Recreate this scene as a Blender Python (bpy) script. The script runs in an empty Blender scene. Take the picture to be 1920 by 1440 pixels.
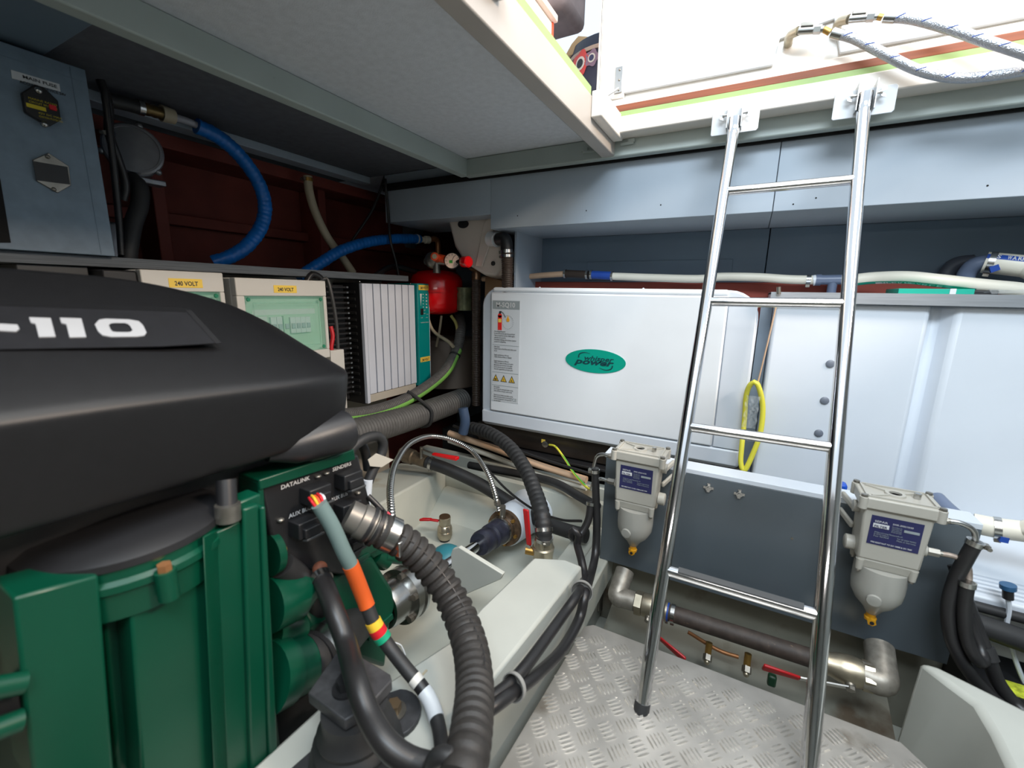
import bpy, math, random
from mathutils import Vector as V, Matrix, Quaternion
from math import pi, sin, cos
random.seed(7)
sc = bpy.context.scene
COL = sc.collection
# ------------------------------------------------------------------ camera, light, exposure
cam = bpy.data.objects.new('camera', bpy.data.cameras.new('camera')); COL.objects.link(cam)
cam.data.sensor_width = 36.0
cam.data.lens = 814.1 / 1920 * 36
cam.data.clip_start = 0.02
YAW, PITCH, ROLL = 0.49328, 0.2053, 0.018066
cam.rotation_euler = (Matrix.Rotation(YAW, 3, 'Z') @ Matrix.Rotation(pi/2 - PITCH, 3, 'X') @ Matrix.Rotation(ROLL, 3, 'Z')).to_euler()
cam.location = (0, 0, 0)
cam.data.dof.use_dof = True
cam.data.dof.focus_distance = 1.55
cam.data.dof.aperture_fstop = 4.0
sc.camera = cam
sc.view_settings.view_transform = 'Standard'
sc.view_settings.look = 'None'
sc.view_settings.gamma = 1
sc.view_settings.use_curve_mapping = False
sc.view_settings.exposure = 0.0
sc.cycles.max_bounces = 16; sc.cycles.diffuse_bounces = 8
wd = bpy.data.worlds.new('daylight'); sc.world = wd; wd.use_nodes = True
bgn = wd.node_tree.nodes['Background']
bgn.inputs[0].default_value = (0.78, 0.90, 1.0, 1); bgn.inputs[1].default_value = 1.25
def area(name, loc, rot, sx, sy, power, col):
    l = bpy.data.lights.new(name, 'AREA'); l.shape = 'RECTANGLE'; l.size = sx; l.size_y = sy
    l.energy = power; l.color = col
    o = bpy.data.objects.new(name, l); COL.objects.link(o); o.location = loc; o.rotation_euler = rot
    return o
# daylight that falls from the saloon windows through the open floor hatch
area('daylight_through_hatch', (0.45, 0.50, 2.2), (math.radians(-6), math.radians(12), 0), 1.3, 1.2, 36, (1.0, 0.95, 0.88))
# cool daylight from the front windows, over the near edge of the hatch
def aim(loc, to): return (V(to)-V(loc)).to_track_quat('-Z', 'Y').to_euler()
area('saloon_windows_front', (0.45, -0.55, 1.55), aim((.45, -.55, 1.55), (-.1, 1.5, .1)), 1.5, .45, 54, (0.80, 0.91, 1.0))
# low warm light from the saloon window on the right, slanting in over the coaming
area('saloon_window_right', (1.9, 0.75, 1.38), aim((1.9, .75, 1.38), (-.6, 1.45, .25)), .42, .34, 70, (1.0, 0.82, 0.66))
# the engine room's own fluorescent tube, on the ceiling behind the camera
area('engine_room_tube_light', (0.30, -0.85, 0.42), (math.radians(38), 0, math.radians(10)), 0.9, 0.08, 3.4, (1.0, 0.95, 0.88))
# ------------------------------------------------------------------ materials
MATS = {}
def lin(c):
    c = c/255
    return c/12.92 if c <= .04045 else ((c+.055)/1.055)**2.4
def mat(name, rgb, rough=.5, metal=0., vary=.06, vscale=6., bump=0., bscale=200., alpha=1., trans=0., spec=.5, coat=0., dirt=None, stretch=None, emit=0):
    if name in MATS: return MATS[name]
    m = bpy.data.materials.new(name); m.use_nodes = True; nt = m.node_tree; N = nt.nodes; L = nt.links
    b = N['Principled BSDF']
    c = [lin(x) for x in rgb]
    b.inputs['Roughness'].default_value = rough; b.inputs['Metallic'].default_value = metal
    b.inputs['Specular IOR Level'].default_value = spec
    if coat: b.inputs['Coat Weight'].default_value = coat; b.inputs['Coat Roughness'].default_value = .08
    if alpha < 1: b.inputs['Alpha'].default_value = alpha
    if trans: b.inputs['Transmission Weight'].default_value = trans
    tc = N.new('ShaderNodeTexCoord'); src = tc.outputs['Object']
    if stretch:
        mp = N.new('ShaderNodeMapping'); mp.inputs['Scale'].default_value = stretch
        L.new(src, mp.inputs['Vector']); src = mp.outputs['Vector']
    n = N.new('ShaderNodeTexNoise'); n.inputs['Scale'].default_value = vscale; n.inputs['Detail'].default_value = 5
    L.new(src, n.inputs['Vector'])
    r = N.new('ShaderNodeValToRGB'); r.color_ramp.elements[0].position = .3; r.color_ramp.elements[1].position = .7
    r.color_ramp.elements[0].color = [max(0, x*(1-vary*1.6)) for x in c]+[1]
    r.color_ramp.elements[1].color = [min(1, x*(1+vary)) for x in c]+[1]
    L.new(n.outputs['Fac'], r.inputs['Fac']); out = r.outputs['Color']
    if dirt:
        d = N.new('ShaderNodeTexNoise'); d.inputs['Scale'].default_value = dirt[1]; d.inputs['Detail'].default_value = 8
        L.new(tc.outputs['Object'], d.inputs['Vector'])
        rr = N.new('ShaderNodeValToRGB'); rr.color_ramp.elements[0].position = dirt[2]; rr.color_ramp.elements[1].position = min(1, dirt[2]+.12)
        L.new(d.outputs['Fac'], rr.inputs['Fac'])
        mx = N.new('ShaderNodeMix'); mx.data_type = 'RGBA'
        L.new(rr.outputs['Color'], mx.inputs['Factor']); L.new(out, mx.inputs['A'])
        mx.inputs['B'].default_value = [lin(x) for x in dirt[0]]+[1]
        out = mx.outputs['Result']
    L.new(out, b.inputs['Base Color'])
    if bump:
        t = N.new('ShaderNodeTexNoise'); t.inputs['Scale'].default_value = bscale; t.inputs['Detail'].default_value = 3
        L.new(src, t.inputs['Vector'])
        bp = N.new('ShaderNodeBump'); bp.inputs['Strength'].default_value = bump; bp.inputs['Distance'].default_value = .002
        L.new(t.outputs['Fac'], bp.inputs['Height']); L.new(bp.outputs['Normal'], b.inputs['Normal'])
    MATS[name] = m
    return m
def weave(name, rgb, scale):
    m = mat(name, rgb, .35, .8); nt = m.node_tree; N = nt.nodes; L = nt.links
    tc = N.new('ShaderNodeTexCoord'); v = N.new('ShaderNodeTexVoronoi'); v.inputs['Scale'].default_value = scale
    L.new(tc.outputs['Object'], v.inputs['Vector'])
    bp = N.new('ShaderNodeBump'); bp.inputs['Strength'].default_value = .35; bp.inputs['Distance'].default_value = .003
    L.new(v.outputs['Distance'], bp.inputs['Height']); L.new(bp.outputs['Normal'], N['Principled BSDF'].inputs['Normal'])
    return m
GREY_PAINT = mat('grey_paint', (176, 181, 178), .45, vary=.04, bump=.05, bscale=60)
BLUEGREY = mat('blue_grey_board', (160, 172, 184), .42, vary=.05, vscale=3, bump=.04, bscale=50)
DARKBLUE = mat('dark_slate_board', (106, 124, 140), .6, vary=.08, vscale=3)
PANELGREY = mat('slate_sheet_metal', (84, 92, 98), .27, vary=.06, vscale=3)
COAM = mat('cream_gelcoat', (214, 208, 200), .35, vary=.03, coat=.2)
COAM_UNDER = mat('sage_grey_paint', (168, 178, 174), .45, vary=.04, dirt=((120, 125, 122), 40, .72))
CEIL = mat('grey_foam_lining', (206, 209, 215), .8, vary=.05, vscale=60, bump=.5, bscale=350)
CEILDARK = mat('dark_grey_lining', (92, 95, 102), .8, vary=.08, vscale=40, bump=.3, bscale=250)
RED_HULL = mat('red_lead_primer', (112, 46, 36), .7, vary=.15, vscale=8)
RED_BR = mat('red_primer_bright', (150, 66, 52), .7, vary=.1)
BILGE = mat('bilge_paint', (186, 188, 178), .45, vary=.06, vscale=4, dirt=((160, 140, 110), 5, .66))
BEARER = mat('bearer_paint', (182, 183, 175), .42, vary=.04, dirt=((120, 112, 98), 60, .78))
CREAMBOARD = mat('cream_board', (186, 180, 168), .5, vary=.05)
PLYEDGE = mat('grey_ply_edge', (98, 104, 110), .7, vary=.25, vscale=20, stretch=(8, .6, 40))
CTRL = mat('blue_grey_laminate', (112, 130, 146), .5, vary=.08, vscale=40)
WHITE = mat('white_moulding', (226, 230, 234), .35, vary=.02)
WHITE2 = mat('pale_grey_moulding', (206, 212, 220), .38, vary=.02)
POLY = mat('white_polyethylene', (224, 230, 238), .35, vary=.04, vscale=2)
ALU = mat('aluminium', (190, 194, 200), .35, .7, vary=.08, vscale=10, stretch=(1, 30, 30))
CHROME = mat('polished_stainless', (220, 220, 222), .09, 1., vary=.03)
STEEL = mat('stainless_steel', (190, 190, 188), .25, 1., vary=.06)
STEELD = mat('dull_steel', (150, 146, 138), .4, .9, vary=.15, vscale=30)
NICKEL = mat('nickel_valve_body', (178, 168, 148), .35, .85, vary=.12, vscale=30)
BRASS = mat('brass', (176, 138, 74), .35, .8, vary=.12, vscale=30)
COPPER = mat('copper_tube', (170, 118, 78), .4, .6, vary=.15, vscale=30)
COAMFACE = mat('cream_paint_coaming', (172, 165, 158), .4, vary=.03)
BILGE_SHADED = mat('shaded_grimy_bilge_paint', (126, 124, 112), .5, vary=.12, dirt=((90, 76, 60), 7, .58))  # bilge paint darkened for the panel's shade, with brown dirt patches
BLACK = mat('black_plastic', (30, 30, 32), .45, vary=.1)
BLACKR = mat('black_rubber', (40, 40, 41), .55, vary=.15, vscale=20, bump=.1)
BLACKH = mat('black_hose_gloss', (34, 33, 34), .38, vary=.15, vscale=20)
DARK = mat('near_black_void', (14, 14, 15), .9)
DKGREY = mat('dark_grey_plastic', (66, 67, 68), .5, vary=.1)
COVER = mat('charcoal_engine_cover', (21, 21, 23), .44, vary=.08, vscale=90, bump=.05, bscale=500, spec=.4)
COVERLOW = mat('charcoal_engine_cover_skirt', (32, 32, 35), .4, vary=.08, vscale=90, bump=.06, bscale=500)
GREEN = mat('marine_engine_green', (4, 66, 47), .32, vary=.08, vscale=5, spec=.4)
TEAL = mat('teal_print', (0, 134, 134), .4, vary=.03)
TEALBALL = mat('teal_paint', (44, 112, 124), .4, vary=.06)
EMB = mat('emerald_emblem', (0, 150, 128), .35, vary=.06)
EMBTXT = mat('dark_emblem_print', (14, 60, 66), .4)
RED = mat('red_enamel', (226, 8, 18), .22, vary=.04, coat=.4)
REDH = mat('red_handle_sleeve', (178, 20, 26), .4, vary=.1)
ORANGE = mat('orange_sleeve', (204, 86, 30), .5, vary=.06)
ORANGE2 = mat('orange_cap', (226, 82, 40), .45)
YELLOW = mat('yellow_tape', (226, 182, 52), .5, vary=.05)
YELTAG = mat('yellow_label', (240, 204, 84), .5, vary=.02)
YELHOSE = mat('yellow_cable', (222, 214, 70), .45, vary=.06)
REDT = mat('red_tape', (200, 28, 40), .5)
GREENT = mat('green_tape', (20, 150, 112), .5)
GREYSH = mat('grey_green_sheath', (104, 124, 122), .55, vary=.06)
BLUEHOSE = mat('blue_pipe_sleeve', (14, 104, 186), .35, vary=.1, vscale=30, bump=.25, bscale=40)
BLUEBAND = mat('blue_print', (30, 72, 160), .4)
NAVY = mat('navy_plate', (34, 36, 84), .4, vary=.05)
BEIGEH = mat('beige_hose', (176, 164, 140), .5, vary=.06)
CREAMH = mat('cream_hose', (226, 220, 204), .45, vary=.05, vscale=6)
TANH = mat('tan_hose', (204, 170, 140), .5, vary=.08)
PVC = mat('blue_grey_pvc', (104, 116, 140), .35, vary=.05)
DKPVC = mat('dark_grey_pipe', (84, 88, 98), .5, vary=.08)
GREYHOSE = mat('grey_ribbed_hose', (82, 80, 78), .6, vary=.12, vscale=60, bump=.2)
LIME = mat('lime_stripe', (130, 190, 90), .5, vary=.06)
CASTWHITE = mat('white_cast_paint', (174, 170, 160), .4, vary=.04, bump=.1, bscale=150)
BOWL = mat('milky_plastic_bowl', (186, 184, 176), .22, alpha=.72, vary=.03)
CLEAR = mat('clear_film', (220, 226, 228), .12, alpha=.28)
GLASSG = mat('green_tinted_window', (150, 216, 190), .06, alpha=.2, vary=.03, spec=.8)
BOXGREY = mat('light_grey_enclosure', (206, 204, 198), .45, vary=.03)
SEAFOAM = mat('pale_green_inner', (176, 206, 190), .5, vary=.05)
TREAD = mat('aluminium_tread_plate', (196, 190, 182), .42, .75, vary=.16, vscale=9, dirt=((120, 104, 84), 7, .62))
TREADB = mat('worn_tread_bar', (226, 222, 216), .26, .8, vary=.12, vscale=20)
BROWN = mat('brown_seal_strip', (134, 72, 44), .6, vary=.15, stretch=(1, 20, 20))
LGREEN = mat('light_green_edge', (150, 174, 112), .6, vary=.06)
TRAY = mat('dark_steel_tray', (62, 56, 52), .3, .6, vary=.2, vscale=10)
TXTDK = mat('dark_print', (50, 52, 56), .5)
TXTWH = mat('white_print', (214, 214, 214), .5)
LABELW = mat('white_label', (204, 208, 212), .4, vary=.02)
GREYLAB = mat('grey_print', (150, 158, 160), .4)
RIBBR = mat('brown_black_hose', (58, 46, 38), .5, vary=.15)
BRAID = weave('braided_steel', (178, 180, 186), 420)
# ------------------------------------------------------------------ mesh helpers
WL = {}
def link(o):
    COL.objects.link(o); return o
def spl(P, step=.006, closed=False):
    P = [V(p) for p in P]
    if len(P) == 2:
        n = max(1, int((P[1]-P[0]).length/step)); return [P[0].lerp(P[1], i/n) for i in range(n+1)]
    out = []; n = len(P); segs = n if closed else n-1
    for i in range(segs):
        if closed: p0, p1, p2, p3 = P[i-1], P[i], P[(i+1) % n], P[(i+2) % n]
        else:
            p1, p2 = P[i], P[i+1]
            p0 = P[i-1] if i else p1*2-p2
            p3 = P[i+2] if i+2 < n else p2*2-p1
        k = max(2, int((p2-p1).length/step))
        for j in range(k):
            t = j/k
            out.append(.5*((2*p1)+(p2-p0)*t+(2*p0-5*p1+4*p2-p3)*t*t+(3*p1-p0-3*p2+p3)*t**3))
    if not closed: out.append(P[-1])
    return out
def resample(Q, step):
    d = [0]
    for a, b in zip(Q, Q[1:]): d.append(d[-1]+(b-a).length)
    n = max(2, int(d[-1]/step)); out = []; j = 0
    for i in range(n+1):
        s = d[-1]*i/n
        while j < len(d)-2 and d[j+1] < s: j += 1
        t = (s-d[j])/max(1e-9, d[j+1]-d[j]); out.append(Q[j].lerp(Q[j+1], min(1, t)))
    return out
def frames(Q, closed=False):
    T = []
    n = len(Q)
    for i in range(n):
        a = Q[i-1] if (i or closed) else Q[i]; b = Q[(i+1) % n] if (i < n-1 or closed) else Q[i]
        T.append((b-a).normalized())
    u = T[0].orthogonal().normalized(); F = []
    for i in range(n):
        if i:
            ax = T[i-1].cross(T[i])
            if ax.length > 1e-8: u = Quaternion(ax.normalized(), T[i-1].angle(T[i])) @ u
        u = (u-T[i]*u.dot(T[i])).normalized()
        F.append((T[i], u, T[i].cross(u)))
    return F
class G:
    def __init__(s): s.v = []; s.f = []
    def add(s, vs, fs):
        o = len(s.v); s.v += [V(x) for x in vs]; s.f += [[i+o for i in f] for f in fs]; return s
    def box(s, x0, x1, y0, y1, z0, z1):
        return s.add([(x0,y0,z0),(x1,y0,z0),(x1,y1,z0),(x0,y1,z0),(x0,y0,z1),(x1,y0,z1),(x1,y1,z1),(x0,y1,z1)],
                     [(0,3,2,1),(4,5,6,7),(0,1,5,4),(1,2,6,5),(2,3,7,6),(3,0,4,7)])
    def obox(s, c, u, v, w):
        c, u, v, w = V(c), V(u), V(v), V(w)
        P = [c+a*u+b*v+d*w for d in (-1,1) for a, b in ((-1,-1),(1,-1),(1,1),(-1,1))]
        return s.add(P, [(0,3,2,1),(4,5,6,7),(0,1,5,4),(1,2,6,5),(2,3,7,6),(3,0,4,7)])
    def beam(s, a, b, up, w, h):
        a, b, up = V(a), V(b), V(up); d = (b-a); x = d.cross(up).normalized(); z = x.cross(d).normalized()
        return s.obox((a+b)/2, d/2, x*(w/2), z*(h/2))
    def prism(s, P, vec):
        P = [V(p) for p in P]; vec = V(vec); n = len(P)
        return s.add(P+[p+vec for p in P], [list(range(n))[::-1], list(range(n, 2*n))]+[(i, (i+1) % n, n+(i+1) % n, n+i) for i in range(n)])
    def hull2(s, A, B):
        n = len(A)
        return s.add(list(A)+list(B), [list(range(n))[::-1], list(range(n, 2*n))]+[(i, (i+1) % n, n+(i+1) % n, n+i) for i in range(n)])
    def tube(s, P, r, seg=14, step=.008, rib=None, closed=False, smooth=True, caps=True, flat=None):
        Q = spl(P, step, closed) if smooth else [V(p) for p in P]
        if rib: Q = resample(spl(P, .004), rib[0]/6)
        F = frames(Q, closed); n = len(Q); o = len(s.v); tot = 0
        for i, (q, (t, u, w)) in enumerate(zip(Q, F)):
            if i: tot += (q-Q[i-1]).length
            rr = r(i/(n-1)) if callable(r) else r
            if rib:
                c = cos(2*pi*tot/rib[0]); rr *= 1+rib[1]*(c if len(rib) < 3 else (1-2*max(0, -c)**rib[2]))
            for k in range(seg):
                a = 2*pi*k/seg; s.v.append(q+u*(cos(a)*rr)+w*(sin(a)*rr))
        for i in range(n if closed else n-1):
            j = (i+1) % n
            for k in range(seg):
                l = (k+1) % seg; s.f.append([o+i*seg+k, o+i*seg+l, o+j*seg+l, o+j*seg+k])
        if caps and not closed:
            s.f.append([o+k for k in range(seg)][::-1]); s.f.append([o+(n-1)*seg+k for k in range(seg)])
        return s
    def stripe(s, P, r, ref, a0, a1, seg=5, step=.008):
        """band of hose wall between two angles, measured from the direction ref"""
        Q = spl(P, step); F = frames(Q); o = len(s.v)
        for q, (t, u, w) in zip(Q, F):
            e = V(ref); e = (e-t*e.dot(t)).normalized(); g = t.cross(e)
            for k in range(seg+1):
                a = a0+(a1-a0)*k/seg; s.v.append(q+e*(cos(a)*r)+g*(sin(a)*r))
        for i in range(len(Q)-1):
            for k in range(seg):
                s.f.append([o+i*(seg+1)+k, o+i*(seg+1)+k+1, o+(i+1)*(seg+1)+k+1, o+(i+1)*(seg+1)+k])
        return s
    def lathe(s, o, ax, prof, seg=24, phase=0, arc=None):
        o, ax = V(o), V(ax).normalized(); u = ax.orthogonal().normalized(); w = ax.cross(u); b = len(s.v)
        for t, r in prof:
            for k in range(seg):
                a = 2*pi*k/seg+phase; s.v.append(o+ax*t+u*(cos(a)*r)+w*(sin(a)*r))
        n = len(prof)
        for i in range(n-1):
            for k in range(seg):
                l = (k+1) % seg; s.f.append([b+i*seg+k, b+i*seg+l, b+(i+1)*seg+l, b+(i+1)*seg+k])
        if prof[0][1] > 1e-6: s.f.append([b+k for k in range(seg)][::-1])
        if prof[-1][1] > 1e-6: s.f.append([b+(n-1)*seg+k for k in range(seg)])
        return s
    def cyl(s, a, b, r, seg=18, r2=None):
        a, b = V(a), V(b); return s.lathe(a, b-a, [(0, r), ((b-a).length, r if r2 is None else r2)], seg)
    def hexn(s, a, b, r): return s.cyl(a, b, r, 6)
    def ring(s, a, b, r, t):
        a, b = V(a), V(b); L = (b-a).length
        return s.lathe(a, b-a, [(0, r), (0, r+t), (L, r+t), (L, r), (0, r)], 24)
    def sphere(s, c, r, seg=20, ax=(0, 0, 1), sq=1):
        return s.lathe(c, ax, [(-r*sq*cos(pi*i/10), max(1e-5, r*sin(pi*i/10))) for i in range(11)], seg)
    def grid(s, rows):
        o = len(s.v); n = len(rows[0])
        for r in rows: s.v += [V(x) for x in r]
        for i in range(len(rows)-1):
            for k in range(n-1): s.f.append([o+i*n+k, o+i*n+k+1, o+(i+1)*n+k+1, o+(i+1)*n+k])
        return s
    def make(s, name, m, parent=None, bevel=0, seg=2, angle=38, loc=None):
        me = bpy.data.meshes.new(name)
        if parent is not None: L = WL[parent.name]
        elif loc is not None: L = V(loc)
        else:
            xs = [v.x for v in s.v]; ys = [v.y for v in s.v]; zs = [v.z for v in s.v]
            L = V(((min(xs)+max(xs))/2, (min(ys)+max(ys))/2, min(zs)))
        me.from_pydata([tuple(v-L) for v in s.v], [], [list(f) for f in s.f]); me.update()
        import bmesh
        bm = bmesh.new(); bm.from_mesh(me); bmesh.ops.recalc_face_normals(bm, faces=bm.faces); bm.to_mesh(me); bm.free()
        me.materials.append(m)
        me.shade_smooth(); me.set_sharp_from_angle(angle=math.radians(angle))
        o = link(bpy.data.objects.new(name, me))
        if parent is not None: o.parent = parent
        else: o.location = L
        WL[o.name] = L
        if bevel:
            b = o.modifiers.new('bevel', 'BEVEL'); b.width = bevel; b.segments = seg; b.limit_method = 'ANGLE'; b.angle_limit = math.radians(35)
        return o
def tag(o, label, cat, group=None):
    o['label'] = label; o['category'] = cat
    if group: o['group'] = group
    return o
def thing(name, label, cat, loc, group=None):
    o = link(bpy.data.objects.new(name, None)); o.empty_display_size = .03; o.location = loc; WL[o.name] = V(loc)
    return tag(o, label, cat, group)
def struct(o): o['kind'] = 'structure'; return o
def lab(o, t): o['label'] = t; return o
def text(name, s, o, xd, yd, size, m, parent, width=None, bold=0, align='LEFT', shear=0, lift=.0006, wrap=None, space=1.):
    """printed lettering turned into a thin mesh lying on a surface (or wrapped round a hose)"""
    c = bpy.data.curves.new(name, 'FONT'); c.body = s; c.size = 1; c.offset = bold; c.shear = shear; c.align_x = align; c.space_character = space; c.resolution_u = 2
    t = link(bpy.data.objects.new('tmp', c)); me = t.to_mesh(); vs = [V(v.co) for v in me.vertices]; fs = [list(p.vertices) for p in me.polygons]
    t.to_mesh_clear(); bpy.data.objects.remove(t); bpy.data.curves.remove(c)
    if not vs: return None
    xd, yd = V(xd).normalized(), V(yd); nz = None
    yd = (yd-xd*yd.dot(xd)).normalized(); nz = xd.cross(yd)
    sx = size
    if width:
        w = max(v.x for v in vs)-min(v.x for v in vs); sx = width/max(w, 1e-6)
    g = G()
    if wrap: # (axis point, radius): letters bent round a hose
        P = []
        for v in vs:
            a = v.y*size/wrap[1]; P.append(V(o)+xd*(v.x*sx)+(yd*sin(a)+nz*cos(a))*(wrap[1]+lift))
        g.add(P, fs)
    else: g.add([V(o)+xd*(v.x*sx)+yd*(v.y*size)+nz*lift for v in vs], fs)
    return g.make(name, m, parent)
def text_along(name, s, pts, t0, t1, r, ref, size, m, parent, flip=1):
    """print that follows a hose: one letter after the other along the path"""
    Q = resample(spl(pts, .004), .002); g = G(); n = len(s)
    for i, ch in enumerate(s):
        if ch == ' ': continue
        k = min(len(Q)-2, int((t0+(t1-t0)*(i+.1)/n)*len(Q))); d = (Q[k+1]-Q[k]).normalized()
        e = V(ref); e = (e-d*e.dot(d)).normalized(); u = e.cross(d)
        w = (Q[-1]-Q[0]).length*abs(t1-t0)/n*.86
        c = bpy.data.curves.new(name, 'FONT'); c.body = ch; c.size = 1; c.offset = .02; c.resolution_u = 2
        t = link(bpy.data.objects.new('tmp', c)); me = t.to_mesh(); vs = [V(v.co) for v in me.vertices]; fs = [list(p.vertices) for p in me.polygons]
        t.to_mesh_clear(); bpy.data.objects.remove(t); bpy.data.curves.remove(c)
        if not vs: continue
        x0, x1 = min(v.x for v in vs), max(v.x for v in vs)
        P = []
        for v in vs:
            a = (v.y-.36)*size/r; P.append(Q[k]+d*((v.x-x0)/(x1-x0)*w)+(e*cos(a)+u*(sin(a)*flip))*(r+.0009))
        g.add(P, fs)
    return g.make(name, m, parent)
def band(parent, c, ax, r, w=.012, m=None, screw=True, name='hose_clamp', sdir=(0, 0, -1)):
    c, ax = V(c), V(ax).normalized(); g = G(); g.ring(c-ax*w/2, c+ax*w/2, r-.001, .0025)
    o = g.make(name, m or STEEL, parent)
    if screw:
        d = V(sdir); d = (d-ax*d.dot(ax)).normalized(); k = ax.cross(d)
        h = G().obox(c+d*(r+.004), k*.007, ax*(w*.45), d*.004); h.hexn(c+d*(r+.005)+k*.006, c+d*(r+.005)+k*.014, .004)
        if o.parent is parent and parent.parent is None: h.make('clamp_screw', STEELD, o)
    return o
def tie(parent, c, ax, r, m=None, w=.005, name='cable_tie'):
    c, ax = V(c), V(ax).normalized(); return G().ring(c-ax*w/2, c+ax*w/2, r-.0005, .0018).make(name, m or BLACK, parent)
def hose(name, label, cat, pts, r, m, rib=None, seg=14, group=None, step=.01):
    return tag(G().tube(pts, r, seg, step, rib=rib).make(name, m), label, cat, group)
def along(pts, t):
    Q = spl(pts, .004); i = min(len(Q)-2, max(0, int(t*(len(Q)-1)))); return Q[i], (Q[i+1]-Q[i]).normalized()
def bolt(g, c, n, r=.006, h=.005):
    c, n = V(c), V(n).normalized(); g.cyl(c, c+n*.0015, r*1.5, 14); g.hexn(c, c+n*h, r); return g
# ------------------------------------------------------------------ structure
# floor of the bilge and the hull around the room
struct(G().box(-2.2, 1.6, -1.6, 2.6, -1.10, -1.06).make('floor', BILGE))
struct(G().box(-1.75, -1.72, -1.6, 2.4, -1.06, .47).make('wall_left', RED_HULL))
struct(G().box(1.5, 1.54, -1.6, 2.4, -1.06, .47).make('wall_right', GREY_PAINT))
struct(G().box(-1.75, 1.54, -1.6, -1.56, -1.06, .47).make('wall_near', GREY_PAINT))
w = struct(G().box(-1.75, 1.54, 2.40, 2.44, -1.06, .47).make('wall_far', DARKBLUE))
# ceiling lining left of the hatch, and in front of it
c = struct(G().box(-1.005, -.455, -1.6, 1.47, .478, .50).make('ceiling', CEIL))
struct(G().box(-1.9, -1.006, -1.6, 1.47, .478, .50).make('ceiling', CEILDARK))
struct(G().box(-.455, 1.54, -1.6, -.25, .478, .50).make('ceiling', CEIL))
struct(G().box(.95, 1.54, -.25, 1.40, .478, .50).make('ceiling', CEIL))
struct(G().box(-1.9, -.455, 1.4705, 2.5, .479, .50).make('ceiling', CEIL))
struct(G().box(-.42, 1.6, 1.426, 2.5, .478, .50).make('ceiling', CEIL))
# beams under the ceiling
b1 = struct(G().box(-1.005, -.97, -1.5, 1.44, .42, .478).make('trim_1', COAM_UNDER, bevel=.003))
b2 = struct(G().box(-.462, -.422, -1.5, 1.425, .42, .505).make('trim_2', COAMFACE, bevel=.003))
struct(G().box(-1.55, -1.005, .30, .42, .455, .478).make('trim_3', DARKBLUE, bevel=.002))
struct(G().box(-1.56, -1.50, -1.5, 1.47, .452, .478).make('trim_4', BLUEGREY, bevel=.002))
b3 = struct(G().box(-.98, .98, 1.425, 1.455, .418, .478).make('trim_5', COAM_UNDER, bevel=.004))
for i, p in enumerate(((-0.5045, 1.4220, 0.4431), (-0.3830, 1.4180, 0.4490))):
    c = tag(G().obox(p, (.020, 0, 0), (0, .003, 0), (0, 0, .0035)).make('cable_clip', COAM_UNDER, bevel=.001), 'small painted clip %s of the coaming corner under the hatch' % ('left' if i == 0 else 'right'), 'clip')
    G().obox(V(p)+V((-.014 if i == 0 else .012, .001, .007)), (.010, 0, 0), (0, .003, 0), (0, 0, .005)).make('clip_pad', COAM_UNDER, c)
# the hatch coaming at the back: cream upper face, green edge
co = struct(G().box(-.422, .98, 1.362, 1.425, .463, .507).make('trim_6', COAM, bevel=.003))
struct(G().box(-.422, .98, 1.366, 1.42, .507, .520).make('trim_7', LGREEN))
sl = struct(G().box(-.422, .98, 1.370, 1.42, .520, .540).make('trim_8', BROWN, bevel=.003))
struct(G().box(-.462, -.424, -.25, 1.19, .505, .524).make('trim_9', LGREEN))
# stepped gelcoat blocks on the coaming's left side
struct(G().box(-.422, -.392, 1.19, 1.40, .452, .515).make('trim_10', COAM, bevel=.003))
struct(G().box(-.422, -.398, .10, .715, .470, .50).make('trim_11', COAM_UNDER, bevel=.003))
# deep blue-grey beam behind the ladder: three boards with joints between them
for i, (x0, x1, z0) in enumerate(((-1.42, -.895, .288), (-.894, .022, .236), (.0235, 1.5, .236))):
    o = struct(G().box(x0, x1, 1.47, 1.80, z0, .428 if i else .477).make('trim_%d' % (12+i), BLUEGREY, bevel=.0015))
    g = G()
    for xx in ([-.78, -.52, -.28, -.1] if i == 1 else [.12, .07, .45] if i == 2 else []):
        g.cyl((xx, 1.4705, .252+.012*((int(xx*90)) % 3)), (xx, 1.4695, .252+.012*((int(xx*90)) % 3)), .0022, 8)
    if g.v: g.make('screw_hole', DARK, o)
struct(G().box(-1.42, 1.5, 1.459, 1.467, .413, .44).make('trim_15', DARK))
# dark slate boards of the back wall under the beam
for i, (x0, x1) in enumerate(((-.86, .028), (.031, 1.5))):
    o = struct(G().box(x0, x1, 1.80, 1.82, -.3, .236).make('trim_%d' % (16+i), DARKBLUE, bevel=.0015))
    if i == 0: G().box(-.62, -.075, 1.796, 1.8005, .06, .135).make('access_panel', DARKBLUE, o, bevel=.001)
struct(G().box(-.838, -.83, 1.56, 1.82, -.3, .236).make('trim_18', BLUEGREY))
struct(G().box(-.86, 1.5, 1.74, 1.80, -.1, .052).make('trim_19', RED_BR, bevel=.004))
# red hull stringers and frames on the left
g = G(); g.box(-1.72, -1.56, -1.5, 2.4, .40, .44); struct(g.make('trim_20', RED_HULL, bevel=.003))
struct(G().box(-1.72, -1.68, -1.5, 2.4, .20, .235).make('trim_21', RED_HULL, bevel=.003))
for i, yy in enumerate((.70, 1.28)): struct(G().box(-1.72, -1.60, yy, yy+.035, -.2, .44).make('trim_%d' % (22+i), RED_HULL, bevel=.003))
# left side: board with the electrics, shelf with raw plywood edge
struct(G().box(-1.48, -1.46, -1.5, 1.47, -.95, .046).make('trim_36', CREAMBOARD))
struct(G().box(-1.72, -1.303, -1.5, 1.47, .043, .066).make('trim_37', PLYEDGE, bevel=.001))
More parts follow.
